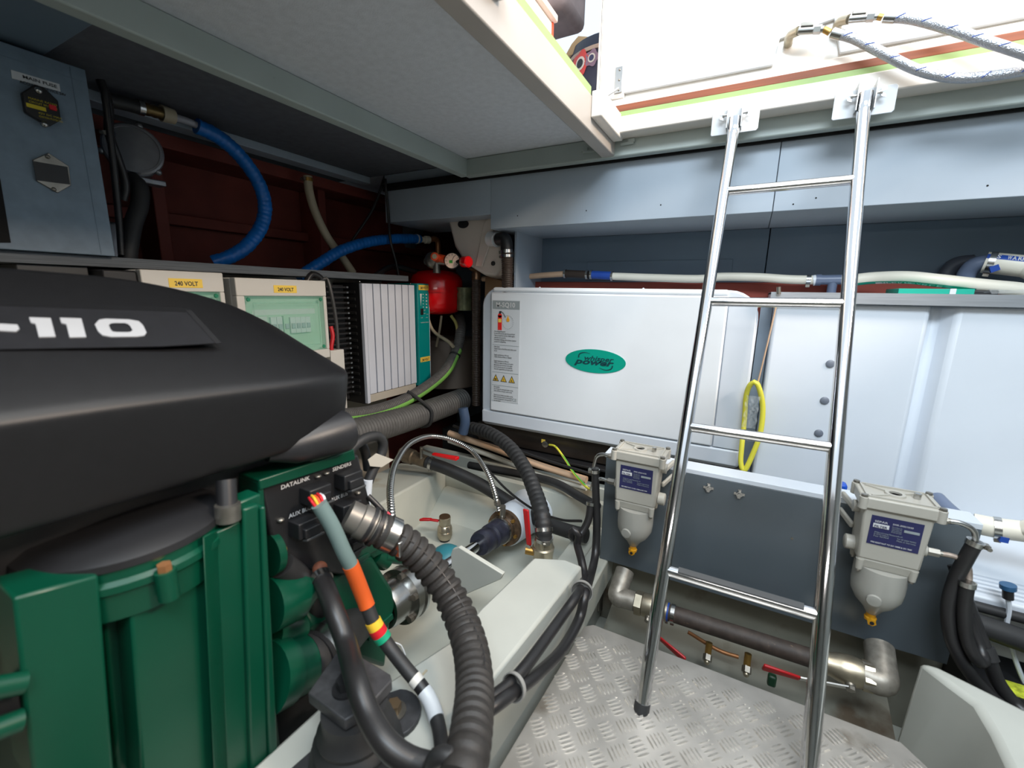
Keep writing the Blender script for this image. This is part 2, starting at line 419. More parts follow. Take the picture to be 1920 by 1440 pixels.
# engine bearers
top = [(-.417,.909),(-.344,.943),(-.297,.937),(-.324,.539),(-.385,-.3),(-.56,-.3),(-.54,.40),(-.476,.464),(-.434,.595),(-.436,.685)]
bot = [(-.417,.97),(-.34,.99),(-.262,.965),(-.285,.539),(-.335,-.3),(-.56,-.3),(-.54,.40),(-.476,.464),(-.44,.595),(-.44,.685)]
struct(G().hull2([(x, y, -.66) for x, y in top], [(x, y, -1.06) for x, y in bot]).make('trim_38', BEARER, bevel=.006))
top = [(.372,1.037),(.402,1.038),(.505,.992),(.80,.86),(.80,-.3),(.43,-.3),(.43,.84),(.434,.906),(.432,.965),(.406,.995)]
bot = [(.362,1.037),(.402,1.05),(.505,1.03),(.80,.90),(.80,-.3),(.385,-.3),(.385,.84),(.38,.906),(.372,.965),(.362,.995)]
struct(G().hull2([(x, y, -.70) for x, y in top], [(x, y, -1.06) for x, y in bot]).make('trim_39', BEARER, bevel=.010))
# shaft tunnel: floor, left side, rear wall with a sloped ledge
g = G().box(-1.0, -.43, -.2, 1.40, -.905, -.88); g.v[2].x = g.v[3].x = g.v[6].x = g.v[7].x = -.43
g.v[3].x = g.v[7].x = -1.06
struct(g.make('trim_24', BILGE))
struct(G().hull2([(-.95,.2,-.89),(-1.05,1.38,-.89),(-1.05,1.38,-.72),(-.97,.2,-.66)], [(-1.2,.2,-.89),(-1.3,1.38,-.89),(-1.3,1.38,-.75),(-1.2,.2,-.66)]).make('trim_25', BILGE, bevel=.008))
struct(G().box(-1.06, -.34, 1.38, 1.41, -.90, -.715).make('trim_26', BILGE))
struct(G().prism([(-1.05,1.25,-.885),(-1.05,1.385,-.885),(-1.05,1.385,-.80),(-1.05,1.36,-.80)], (.36, 0, 0)).make('trim_27', BILGE, bevel=.008))
struct(G().box(-.44, -.30, .99, 1.40, -.90, -.80).make('trim_28', BILGE, bevel=.006))
# web plate beside the shaft
struct(G().prism([(-0.5975, 0.8000, -0.6498),(-0.5923, 0.8000, -0.6332),(-0.5726, 0.8000, -0.6209),(-0.4452, 0.8000, -0.6519),(-0.4523, 0.8000, -0.6687),(-0.5410, 0.8000, -0.7387),(-0.5908, 0.8000, -0.7780)], (0, .012, 0)).make('trim_29', BEARER, bevel=.002))
# low bulkhead behind the floor plate, light hull rail under the generator
struct(G().box(-.33, .50, 1.27, 1.29, -1.06, -.60).make('trim_30', BILGE_SHADED, bevel=.002))
struct(G().box(-.36, -.33, .99, 1.3, -1.06, -.78).make('trim_31', BILGE, bevel=.004))
struct(G().box(-1.30, -.28, 1.52, 1.56, -.80, -.72).make('trim_32', BILGE, bevel=.004))
struct(G().prism([(-.28,.93,-1.06),(.40,.93,-1.06),(.40,1.27,-.955),(-.28,1.27,-.955)], (0, 0, .02)).make('trim_33', BILGE_SHADED))
# ------------------------------------------------------------------ tread plate with five-bar pattern
fp = thing('tread_plate', 'aluminium five bar tread plate forming the floor under the ladder', 'floor plate', (.05, .4, -.774))
G().prism([(-.262,.872,-.774),(-.245,.888,-.774),(.322,.888,-.774),(.352,.852,-.774),(.375,-.4,-.774),(-.325,-.4,-.774)], (0, 0, .004)).make('plate', TREAD, fp, bevel=.001)
g = G(); cs = .0392; ang = math.radians(44.5)
for i in range(-26, 27):
    for j in range(-26, 27):
        cx, cy = .05+(i*cos(ang)-j*sin(ang))*cs, .40+(i*sin(ang)+j*cos(ang))*cs
        if not (-.40 < cy < .868): continue
        lx = -.262+(.872-cy)*-.05
        if not (lx+.012 < cx < .345): continue
        odd = (i+j) % 2
        a = ang+math.radians(0 if odd else -90)
        d, n = V((cos(a), sin(a), 0)), V((-sin(a), cos(a), 0))
        for k in range(-2, 3):
            c0 = V((cx, cy, -.770))+n*(k*.0076); L = .0150-(.0016 if abs(k) == 2 else 0)
            pts = []
            o = len(g.v)
            for t, wd_ in ((-1, 0), (-.5, .0017), (.5, .0017), (1, 0)):
                q = c0+d*(t*L)
                if wd_: g.v += [q-n*wd_, q+V((0, 0, .0034)), q+n*wd_]
                else: g.v += [q]
            g.f += [[o, o+1, o+2], [o, o+2, o+3], [o+1, o+4, o+5, o+2], [o+2, o+5, o+6, o+3], [o+4, o+7, o+5], [o+5, o+7, o+6]]
tb = g.make('tread_bars', TREADB, fp, angle=10); tb['kind'] = 'stuff'
# ------------------------------------------------------------------ slate panel with the filters
pn = thing('slate_bulkhead', 'slate grey sheet metal panel carrying the two fuel filters behind the ladder', 'panel', (.08, 1.2, -.80))
G().box(-.325, .478, 1.2, 1.212, -.80, -.468).make('sheet', PANELGREY, pn, bevel=.001)
lab(G().box(-.33, .478, 1.2, 1.262, -.4675, -.455).make('top_flange', WHITE2, pn, bevel=.001), 'pale painted top flange')
for x in (-.045, .028):
    g = G(); g.hexn((x, 1.2, -.496), (x, 1.192, -.496), .008); g.cyl((x, 1.193, -.496), (x, 1.188, -.496), .004, 8)
    for a in range(4): g.obox((x+cos(a*pi/2)*.009, 1.198, -.496+sin(a*pi/2)*.009), (.0035, 0, 0), (0, .0015, 0), (0, 0, .0035))
    g.make('flanged_bolt', STEEL, pn)
for x, z in ((-.118, -.535), (.155, -.585)): G().cyl((x, 1.2005, z), (x, 1.1985, z), .003, 10).make('screw_hole', STEELD, pn)
# ------------------------------------------------------------------ ladder
lad = thing('ladder', 'polished stainless steel ladder leaning from tread plate up to hatch coaming', 'ladder', (.038, .705, -.774))
dv = V((.0016, .1383, .2662)); A0, B0 = V((-.0954, .8425, -.5426)), V((.1695, .8404, -.5406))
for base, k1, k0 in ((A0, 3.57, -.845), (B0, 3.60, -.86)):
    p0, p1 = base+dv*k0, base+dv*k1
    o = lab(G().tube([p0, p1-dv*.02, p1+dv*.03, p1+V((0, .0035, .024)), p1+V((0, .0035, .042))], .0135, 20, .2, smooth=False).make('side_rail', CHROME, lad), 'left rail' if base is A0 else 'right rail')
    lab(G().cyl(p0-dv*.055, p0+dv*.03, .0145, 20).make('rubber_foot', BLACKR, o), 'black rubber foot')
for k in range(4):
    a, b = A0+dv*k, B0+dv*k
    o = G().tube([a, b], .0105, 16, .2, smooth=False).make('rung', CHROME, lad)
    if k < 2 or k == 3:
        n = V((0, -.45, .89)) if k < 3 else V((0, .1, -1))
        if k == 0: lab(G().obox((a+b)/2+V((0, -.003, .0102)), (.105, 0, 0), (0, .006, .002), (0, -.0003, .0012)).make('grip_strip', DKGREY, o), 'worn grey grip strip')
# wall plates holding the ladder heads
for x, nm in ((-.0905, 'left'), (.176, 'right')):
    hx = .055 if nm == 'left' else .058
    bz = .418 if nm == 'left' else .416
    t = thing('ladder_bracket', 'white metal plate behind %s ladder head on the hatch coaming' % ('the left' if nm == 'left' else 'the right'), 'bracket', (x, 1.36, bz))
    y = 1.359
    G().prism([(x-hx, y, bz+.003), (x-hx+.003, y, bz), (x+hx-.004, y, bz), (x+hx, y, bz+.005), (x+hx, y, bz+.054), (x+hx-.004, y, bz+.058), (x-hx+.003, y, bz+.058), (x-hx, y, bz+.055)], (0, .003, 0)).make('plate', LABELW, t, bevel=.0008)
    for s in (-1, 1):
        G().obox((x+s*.0165, y-.014, bz+.036), (.0012, 0, 0), (0, .014, 0), (0, 0, .030)).make('lug', STEEL, t, bevel=.0004)
        g = G(); c0 = V((x+s*.018, y-.016, bz+.040)); g.cyl(c0, c0+V((s*.008, 0, 0)), .003, 10); g.cyl(c0+V((s*.006, 0, 0)), c0+V((s*.011, 0, 0)), .005, 10)
        for q in (-1, 1): g.obox(c0+V((s*.013, 0, q*.006)), (.0045, 0, q*.002), (0, .0012, 0), (-.001, 0, .004))
        g.make('wing_nut', STEEL, t)
# ------------------------------------------------------------------ hatch lid standing open
ld = thing('hatch_lid', 'white hatch lid standing upright on its hinge above the brown seal', 'hatch lid', (.3, 1.41, .54))
G().box(-.478, .98, 1.40, 1.425, .54, 1.35).make('lid_shell', COAM, ld, bevel=.004)
G().box(-.478, .98, 1.384, 1.40, .54, .562).make('lid_rim', COAM, ld, bevel=.004)
lab(G().box(-.478, -.394, 1.384, 1.40, .562, 1.35).make('lid_rim', COAM, ld, bevel=.003), 'left upright rim')
G().prism([(-0.4184, 1.3880, 0.8159)]+[(-.3997,1.388,1.33),(.95,1.388,1.33),(.95,1.388,.5685)]+[(0.1176, 1.3880, 0.5706),(0.0968, 1.3880, 0.6469),(-0.0119, 1.3880, 0.6296),(-0.0200, 1.3880, 0.5739),(-0.4018, 1.3880, 0.5769)], (0, .0115, 0)).make('insulation_panel', WHITE, ld, bevel=.002)
G().tube([(-0.4616, 1.3720, 0.5633), (-0.4661, 1.3720, 0.7937), (-.462, 1.372, 1.3)], .0022, 8, .3, smooth=False).make('stay_rod', STEELD, ld)
h = lab(G().obox((-0.4104, 1.3820, 0.6109), (.011, 0, 0), (0, .0015, 0), (0, 0, .034)).make('hinge_leaf', STEEL, ld, bevel=.0008), 'steel hinge leaf with screws')
g = G()
for dz in (-.026, 0, .026): g.sphere(V((-0.4098, 1.3800, 0.6100))+V((.001, 0, dz)), .003, 10)
g.make('screw', STEELD, h)
g = G(); g.obox((-0.4282, 1.3555, 0.5184), (.011, 0, 0), (0, .0015, 0), (0, 0, .020)); hg = lab(g.make('hinge_plate', STEEL, ld, bevel=.0006), 'folding steel hinge')
G().beam((-0.4479, 1.3500, 0.5560), (-0.4039, 1.3650, 0.5826), (0, 1, 0), .006, .004).make('link_arm', STEEL, hg, bevel=.001)
G().beam((-0.4412, 1.3500, 0.5493), (-0.4259, 1.3500, 0.5078), (0, 1, 0), .007, .003).make('link_arm', STEEL, hg, bevel=.001)
G().cyl((-0.4611, 1.3520, 0.5534), (-0.4198, 1.3520, 0.5491), .0045, 12).make('hinge_pin', STEEL, hg)
# fittings and braided hoses on the lid
def lid_valve(px, lbl, a, b, c_, d):
    t = thing('lid_valve', lbl, 'valve', a)
    G().tube([V(a)+V((0, .03, -.006)), V(a)+V((0, .01, -.004)), V(a)+V((.003, 0, 0)), V(b)], .0098, 14, .004).make('elbow', NICKEL, t)
    ax = (V(c_)-V(b)).normalized()
    g = G(); g.cyl(b, c_, .0085, 16); g.make('valve_body', STEEL, t, bevel=.001)
    G().obox((V(b)+V(c_))/2+V((0, -.004, .009)), ax*.013, (0, .006, 0), (0, 0, .004)).make('valve_lever', STEELD, t, bevel=.001)
    g = G(); g.hexn(c_, V(c_)+ax*.014, .0095); g.cyl(V(c_)+ax*.014, V(c_)+ax*.019, .007); g.make('union_nut', STEEL, t)
    lab(G().cyl(V(c_)+ax*.019, d, .0065).make('brass_tail', BRASS, t), 'brass hose tail')
lid_valve(0, 'lower left lever valve on lid with braided hose', (0.0078, 1.3650, 0.6215), (0.0254, 1.3500, 0.6195), (0.0573, 1.3450, 0.6119), (0.0884, 1.3420, 0.5980))
lid_valve(0, 'upper right lever valve on lid with braided hose', (0.1035, 1.3650, 0.6266), (0.1219, 1.3500, 0.6203), (0.1546, 1.3450, 0.6131), (0.1822, 1.3420, 0.6050))
def braided(lbl, pts):
    o = hose('braided_hose', lbl, 'hose', pts, .0098, BRAID, seg=16)
    for t in [.04+.068*k for k in range(14)]:
        q, d = along(pts, t); 
        e = V((0, -1, 0)); e = (e-d*e.dot(d)).normalized(); k = d.cross(e)
        if k.z < 0: k = -k
        arc = [q+(e*cos(a)+k*sin(a))*.0101+d*(a*.012) for a in (-.5, -.15, .2, .55)]
        G().tube(arc, .0009, 5, .004).make('blue_tracer', BLUEBAND, o)
    q, d = along(pts, .0); G().cyl(q-d*.002, q+d*.02, .0108, 16).make('ferrule', STEEL, o)
braided('lower braided steel hose with blue tracers sagging across the coaming', [(0.0947, 1.3420, 0.5955),(0.1344, 1.3380, 0.5741),(0.1859, 1.3300, 0.5333),(0.2561, 1.3300, 0.4841),(0.3198, 1.3300, 0.4567),(0.3770, 1.3300, 0.4496),(0.4263, 1.3300, 0.4495),(0.4730, 1.3300, 0.4494),(.62,1.33,.53),(.85,1.35,.56)])
braided('upper braided steel hose with blue tracers curving toward the right', [(0.1869, 1.3420, 0.6039),(0.2325, 1.3350, 0.5865),(0.2947, 1.3250, 0.5495),(0.3539, 1.3150, 0.5088),(0.4131, 1.3050, 0.4695),(0.4669, 1.3000, 0.4330),(.62,1.30,.49),(.85,1.33,.53)])
# seen through the hatch: bag, cabinet, cushion
bg = thing('flower_bag', 'dark oilcloth bag with red and mauve flowers above the hatch', 'bag', (-.62, 1.72, .52))
c0 = V((-.645, 1.70, .70)); rows = []
G().lathe((-.56, 1.83, .51), (0, 0, 1), [(0, .06), (0, .165), (.10, .187), (.31, .1875), (.345, .18), (.37, .172), (.375, .1)], 40).make('bag_body', mat('dark_oilcloth', (74, 70, 84), .3, vary=.3, vscale=9), bg)
o = G().lathe((-.56, 1.83, .51), (0, 0, 1), [(.343, .184), (.36, .180), (.385, .174), (.388, .15)], 40).make('rim', mat('navy_binding', (44, 50, 66), .5), bg)
lab(o, 'navy binding'); lab(G().lathe((-.56, 1.83, .51), (0, 0, 1), [(.333, .188), (.340, .1885), (.346, .187)], 40).make('piping', mat('beige_piping', (190, 160, 140), .5), bg), 'beige piping')
def flower(az, z, r, m1, m2, nm):
    cx, cy = -.56, 1.83
    def at(u, v, lift): a = az+u/.187; return (cx+cos(a)*(.1875+lift), cy+sin(a)*(.1875+lift), z+v)
    for rr, mm, lift in ((1, m1, .002), (.55, mat('cream_print', (232, 214, 198), .4), .003), (.36, m2, .004)):
        g = G(); n = 30; ring = [at(r*rr*(1+(.12*cos(5*t*2*pi/n) if rr == 1 else .04*cos(9*t)))*cos(2*pi*t/n), r*rr*(1+(.12*cos(5*t*2*pi/n) if rr == 1 else 0))*sin(2*pi*t/n), lift) for t in range(n)]
        g.add([at(0, 0, lift)]+ring, [(0, 1+k, 1+(k+1) % n) for k in range(n)]); g.make('printed_flower', mm, bg)
flower(math.radians(-114), .812, .040, mat('coral_print', (226, 84, 78), .4), TXTDK, 0)
flower(math.radians(-99), .815, .026, mat('mauve_print', (150, 118, 132), .4), mat('plum_print', (80, 78, 104), .4), 0)
flower(math.radians(-129), .755, .034, mat('peach_print', (226, 170, 150), .4), mat('cream_print', (232, 214, 198), .4), 0)
lab(G().prism([(-.715,1.70,.87),(-.69,1.70,.905),(-.665,1.70,.925),(-.63,1.70,.915),(-.66,1.70,.87)], (0, .03, 0)).make('paper_fold', mat('kraft_paper', (214, 180, 136), .7), bg), 'folded kraft paper')
cb = thing('drawer_cabinet', 'white cabinet with orange edge strips above the left coaming', 'cabinet', (-.75, 1.15, .50))
G().box(-1.2, -.633, .6, 1.40, .525, .815).make('carcass', mat('off_white_lacquer', (236, 226, 218), .4), cb, bevel=.003)
lab(G().box(-1.2, -.618, .6, 1.405, .815, .835).make('top', mat('pale_peach_lacquer', (238, 214, 196), .4), cb, bevel=.003), 'pale overhanging top')
lab(G().box(-.640, -.630, 1.392, 1.402, .525, .815).make('edge_strip', ORANGE2, cb), 'orange edge strip'); lab(G().box(-.9, -.622, 1.20, 1.32, .835, .850).make('edge_strip', ORANGE2, cb), 'orange strip on top')
cu = tag(G().box(-1.0, -.598, 1.42, 1.60, .868, 1.0).make('seat_cushion', mat('grey_brown_upholstery', (120, 106, 104), .8, vary=.2, vscale=12), bevel=.025, seg=3), 'grey brown padded cushion overhanging above the flowered bag', 'cushion')
# ------------------------------------------------------------------ generator in its white sound box
ge = thing('generator', 'white sound-insulated generator box with green oval emblem beside white tank', 'generator', (-.46, 1.75, -.54))
X0, X1, Y0, Y1, Z0, Z1 = -.955, .024, 1.50, 2.02, -.545, .022
def rbox(x0, x1, z0, z1, y0, y1, rtl, rtr, rb, n=7):
    pts = []
    for cx, cz, r, a0 in ((x0+rb, z0+rb, rb, pi), (x1-rb, z0+rb, rb, 1.5*pi), (x1-rtr, z1-rtr, rtr, 0), (x0+rtl, z1-rtl, rtl, .5*pi)):
        for k in range(n+1): a = a0+pi/2*k/n; pts.append((cx+r*cos(a), y0, cz+r*sin(a)))
    return pts
p = rbox(X0, X1, Z0, Z1, Y0+.012, Y1, .075, .085, .02)
G().prism(p, (0, Y1-Y0-.012, 0)).make('housing', WHITE2, ge, bevel=.006)
G().box(-.908, -.062, Y0-.002, Y0+.03, -.478, .004).make('door', WHITE, ge, bevel=.006)
lab(G().box(-.905, -.062, Y0+.004, Y0+.09, .004, .0235).make('door_top', WHITE, ge, bevel=.010, seg=3), 'rounded top edge of the door')
lab(G().box(-.0595, .018, Y0+.002, Y0+.03, -.478, -.022).make('side_panel', WHITE2, ge, bevel=.002), 'narrow panel right of the door')
lab(G().box(-.95, .020, Y0+.001, Y0+.03, -.535, -.4805).make('plinth_band', WHITE2, ge, bevel=.006), 'lower band')
g = G()
for x in (-.72, -.33): g.sphere((x, Y0+.05, .0235), .004, 10)
g.make('top_screw', WHITE2, ge)
YF = Y0-.0025
sh = G().box(-.898, -.775, YF-.0008, YF, -.432, -.026).make('instruction_sheet', LABELW, ge)
G().box(-.896, -.777, YF-.0015, YF-.0008, -.060, -.028).make('header_band', GREYLAB, sh, bevel=.0003)
YT = YF-.0016
text('lettering', 'M-SQ10', (-.882, YT, -.0525), (1, 0, 0), (0, 0, 1), .026, TXTWH, sh, width=.084, bold=.02)
g = G().box(-.873, -.855, YT, YT+.001, -.142, -.085); g.lathe((-.864, YT, -.085), (0, 1, 0), [(0, .009), (.001, .009)], 16)
lab(g.make('printed_extinguisher', RED, sh), 'red extinguisher pictogram')
g = G().box(-.868, -.860, YT, YT+.001, -.078, -.070); g.box(-.866, -.856, YT, YT+.001, -.071, -.068); g.tube([(-.860, YT, -.073), (-.850, YT, -.074), (-.844, YT, -.082), (-.838, YT, -.092)], .0012, 6, .004); g.make('printed_nozzle', TXTDK, sh)
G().box(-.871, -.857, YT-.0004, YT, -.112, -.098).make('printed_band', YELTAG, sh)
G().prism([(-.832, YT, -.108), (-.823, YT, -.108), (-.820, YT, -.101), (-.824, YT, -.094), (-.827, YT, -.082), (-.831, YT, -.094), (-.835, YT, -.101)], (0, .0006, 0)).make('printed_flame', mat('flame_print', (240, 170, 40), .5), sh)
g = G()
for k in range(20):
    a = 2*pi*k/20; g.obox((-.8275+.024*cos(a), YT, -.110+.026*sin(a)), (-.002*sin(a), 0, .002*cos(a)), (0, .0003, 0), (.0006*cos(a), 0, .0006*sin(a)))
g.make('dashed_circle', GREYLAB, sh)
LT = ['Fire extinguishing point', 'In case of fire do not open the sound shield', 'Open or break from the floor shield supplies', 'generator and accessories', 'Immediately discharge entire content of gaseous', 'product for extinguishing', None, 'Daily checks', 'Inspect water oil fuel filter belts before start', 'of use', '', 'Regular maintenance at 100 hours', 'Check oil level and filters nr 4000001', '', 'Regular maintenance at 200 hours', 'Check and replace the filters and impeller', 'Maintenance see the manual of the engine', 'Service intervals and parts see handbook', 'Use only original filters and spare parts', None, 'T', 'T', 'T', 'T', None, 'Warning label', 'Do not touch the moving parts when running', 'Switch off before doing any work on unit', '', 'Keep the sound shield closed while running', 'Before maintenance disconnect the battery', 'to avoid unwanted start of the generator', 'see user manual']
z = -.150
tri = None
for s in LT:
    if s is None:
        z -= .003; G().box(-.896, -.777, YT, YT+.0006, z, z+.0012).make('ruled_line', GREYLAB, sh); z -= .009; continue
    if s == 'T':
        if tri is None: tri = z
        z -= .0105; continue
    if s: text('small_print', s, (-.888, YT, z), (1, 0, 0), (0, 0, 1), .0078, TXTDK, sh, width=.0021*len(s), bold=.01)
    z -= .0082
for k, sy in enumerate(('000', '!', 'A')):
    x = -.880+.037*k; zz = tri-.028
    G().prism([(x-.0145, YT, zz), (x+.0145, YT, zz), (x, YT, zz+.028)], (0, .0008, 0)).make('warning_triangle', TXTDK, sh)
    G().prism([(x-.0105, YT-.0004, zz+.0022), (x+.0105, YT-.0004, zz+.0022), (x, YT-.0004, zz+.0228)], (0, .0004, 0)).make('triangle_field', YELLOW, sh)
    text('triangle_sign', sy, (x, YT-.0006, zz+.004), (1, 0, 0), (0, 0, 1), .012, TXTDK, sh, width=.011 if k == 0 else None, bold=.03, align='CENTER')
text('lettering', 'CE', (-.803, YT, -.424), (1, 0, 0), (0, 0, 1), .017, GREYLAB, sh, width=.020, bold=.01)
# oval emblem
ex, ez = -.470, -.232
def oval(rx, rz, y, n=40): return [(ex+rx*cos(2*pi*k/n), y, ez+rz*sin(2*pi*k/n)) for k in range(n)]
em = G().prism(oval(.1115, .0425, YF-.0015), (0, .0015, 0)).make('oval_emblem', EMB, ge)
text('lettering', 'whisper', (ex-.042, YF-.0016, ez+.002), (1, 0, 0), (0, 0, 1), .024, EMBTXT, em, width=.108, bold=.02, shear=.3)
text('lettering', 'power', (ex-.074, YF-.0016, ez-.0135), (1, 0, 0), (0, 0, 1), .030, EMBTXT, em, width=.148, bold=.035, shear=.3)
g = G(); g.tube([(ex-.060, YF-.0018, ez+.010), (ex-.058, YF-.0018, ez+.022), (ex-.040, YF-.0018, ez+.029), (ex-.018, YF-.0018, ez+.026)], lambda t: .0026*(1-t*.8), 6, .005)
g.tube([(ex+.066, YF-.0018, ez-.010), (ex+.062, YF-.0018, ez-.022), (ex+.042, YF-.0018, ez-.028), (ex+.018, YF-.0018, ez-.022)], lambda t: .0026*(1-t*.8), 6, .005)
g.make('swoosh', EMBTXT, em)
# tray below
tr = thing('generator_tray', 'dark steel tray under the white generator box', 'tray', (-.46, 1.7, -.66))
G().box(-.99, .03, 1.535, 2.0, -.63, -.55).make('tray_front', TRAY, tr, bevel=.003)
G().box(-.99, .03, 1.50, 2.0, -.645, -.635).make('tray_lip', BLACK, tr, bevel=.002)
o = G(); bolt(o, (-0.6677, 1.5330, -0.5929), (0, -1, 0), .009, .007); o.make('earth_bolt', STEEL, tr)
lab(G().box(*[-.684, -.668, 1.532, 1.5345, -.588, -.574]).make('earth_sticker', YELTAG, tr), 'small yellow earth sticker')
ew = hose('earth_wire', 'green and yellow earth wire from the generator tray bolt', 'wire', [(-0.6477, 1.5300, -0.5906),(-0.6117, 1.5100, -0.5865),(-0.5506, 1.4600, -0.6102),(-0.5023, 1.4200, -0.6363),(-0.4340, 1.3600, -0.6504),(-0.3887, 1.3000, -0.6305)], .0042, YELHOSE, seg=8)
G().stripe([(-0.6117, 1.5100, -0.5865),(-0.5506, 1.4600, -0.6102),(-0.5023, 1.4200, -0.6363),(-0.4340, 1.3600, -0.6504)], .0044, (1, -1, .6), -.5, .5).make('green_stripe', mat('wire_green', (60, 160, 60), .5), ew)
# supports under tray
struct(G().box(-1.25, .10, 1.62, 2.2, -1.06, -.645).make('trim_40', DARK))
struct(G().box(-.30, 1.4, 1.34, 1.50, -1.06, -.80).make('trim_41', BILGE))
# ------------------------------------------------------------------ white tank
tk = thing('water_tank', 'tall white plastic tank with aluminium rim right of the generator', 'tank', (.6, 1.8, -.80))
G().prism([(.062,1.50,-.80),(.405,1.50,-.80),(.412,1.535,-.80),(.430,1.537,-.80),(.458,1.50,-.80),(1.35,1.50,-.80),(1.35,2.0,-.80),(.062,2.0,-.80)], (0, 0, .79)).make('tank_body', POLY, tk, bevel=.012, seg=3)
g = G().box(.047, 1.36, 1.478, 1.484, -.011, .018); g.box(.047, .053, 1.484, 2.0, -.011, .018); g.box(.047, 1.36, 1.484, 2.0, .012, .016)
lab(g.make('rim', ALU, tk), 'brushed aluminium rim')
for c in ((0.2160, 1.5000, -0.1786), (0.2169, 1.5000, -0.2858), (0.2160, 1.5000, -0.3840)):
    lab(G().lathe((c[0], 1.501, c[2]), (0, -1, 0), [(0, .011), (.004, .011), (.006, .008)], 18).make('plug', mat('grey_plug', (120, 126, 138), .4), tk), 'round grey plug')
lab(G().lathe((0.0654, 1.4760, 0.0141), (0, -1, 0), [(0, .006), (.004, .006)], 14).make('lock_stud', STEEL, tk), 'steel stud')
G().cyl((0.0657, 1.4740, 0.0111), (0.0631, 1.4740, 0.0319), .0055, 12).make('toggle', STEELD, tk)
# things lying on the tank top
mp = thing('manual_box', 'flat green carton lying on the tank rim under the cream hose', 'carton', (0.3559, 1.6200, 0.0228))
G().box(.345, .495, 1.55, 1.68, .018, .032).make('carton', mat('green_card', (0, 158, 136), .5), mp, bevel=.001)
lab(G().box(.448, .460, 1.549, 1.6801, .0185, .0325).make('white_patch', LABELW, mp), 'white patch')
tag(G().box(.500, .55, 1.58, 1.66, .018, .03).make('black_clip', BLACK, bevel=.003), 'small black clip beside the green carton on tank', 'clip')
rows = []
for i in range(8):
    rows.append([(.52+.05*k, 1.53+.022*i, .020+.012*abs(sin(i*1.7+k*2.1))*(1 if 0 < i < 7 else .2)+.012*k/5) for k in range(8)])
tag(G().grid(rows).make('plastic_film', CLEAR), 'crumpled clear plastic film lying on the tank rim at right', 'film')
# ------------------------------------------------------------------ hoses along the back wall
pts = [(-1.0669, 1.6900, 0.0617),(-0.8792, 1.6900, 0.0684),(-0.7674, 1.6900, 0.0768),(-0.6550, 1.6900, 0.0826)]
hose('tan_hose', 'tan hose running from the left into the brown coupling above generator', 'hose', pts, .0115, TANH)
cp = thing('blue_coupling', 'blue and brown hose coupling above the generator top', 'coupling', (-0.5614, 1.6900, 0.0781))
G().cyl((-0.6687, 1.6900, 0.0827), (-0.5789, 1.6900, 0.0781), .0150, 18).make('brown_sleeve', RIBBR, cp)
G().cyl((-0.5658, 1.6900, 0.0781), (-0.4848, 1.6900, 0.0738), .0155, 18).make('blue_body', BLUEBAND, cp, bevel=.002)
for q in ((-0.6733, 1.6900, 0.0827), (-0.5811, 1.6900, 0.0782), (-0.5636, 1.6900, 0.0781), (-0.4805, 1.6900, 0.0718)): G().ring(V(q)-V((.004,0,0)), V(q)+V((.004,0,0)), .0145, .0035).make('clamp', STEEL, cp)
pts = [(-0.4805, 1.6900, 0.0718),(-0.3175, 1.6900, 0.0657),(-0.1721, 1.6900, 0.0619),(-0.1049, 1.6900, 0.0690),(0.0078, 1.6900, 0.0671),(0.0990, 1.6900, 0.0603),(0.1706, 1.6900, 0.0587)]
h1 = hose('cream_hose', 'cream hose between the blue coupling and the grey tee', 'hose', pts, .0140, CREAMH)
q, d = along(pts, .52); tie(h1, q, d, .0142, BLACK, .008)
q, d = along(pts, .97); band(h1, q, d, .0145, .012)
te = thing('pipe_tee', 'blue-grey plastic pipe tee standing on the tank beside ladder', 'pipe fitting', (0.2169, 1.6900, 0.0216))
G().cyl((0.1706, 1.6900, 0.0587), (0.2674, 1.6900, 0.0604), .0150, 20).make('run', PVC, te, bevel=.001)
G().cyl((0.2148, 1.6900, 0.0572), ((0.2148, 1.6900, 0.0572)[0], 1.69, .016), .0125, 18).make('branch', PVC, te)
for q in ((0.1762, 1.6900, 0.0587), (0.2622, 1.6900, 0.0604)): G().cyl(V(q)-V((.007,0,0)), V(q)+V((.007,0,0)), .0175, 20).make('socket', PVC, te)
lab(G().cyl((0.1624, 1.6900, 0.0571), (0.1706, 1.6900, 0.0587), .0165, 20).make('white_collar', WHITE, te), 'white collar')
pts = [(0.2604, 1.6600, 0.0578),(0.3080, 1.6500, 0.0636),(0.3727, 1.6200, 0.0638),(0.4355, 1.6000, 0.0546),(0.5103, 1.6000, 0.0439),(0.5809, 1.6000, 0.0351),(0.6656, 1.6000, 0.0270),(1.1,1.60,.036),(1.48,1.62,.036)]
h2 = hose('cream_hose', 'cream hose with green printed band resting on the tank rim at right', 'hose', pts, .0170, CREAMH, seg=20)
q, d = along(pts, .63); tie(h2, q, d, .0173, BLACK, .005)
pb = [(0.2782, 1.6450, 0.0312),(0.3347, 1.6350, 0.0272),(0.3993, 1.6100, 0.0233),(0.4519, 1.6000, 0.0197)]
sb = G().stripe(pts[:5], .0173, (0, -.5, -1), -.45, .45).make('printed_band', mat('green_print', (20, 150, 126), .45), h2)
text_along('lettering', 'IMPERMEABLE', pts[:5], .20, .75, .0173, (0, -.62, -1), .0095, TXTWH, sb, flip=-1)
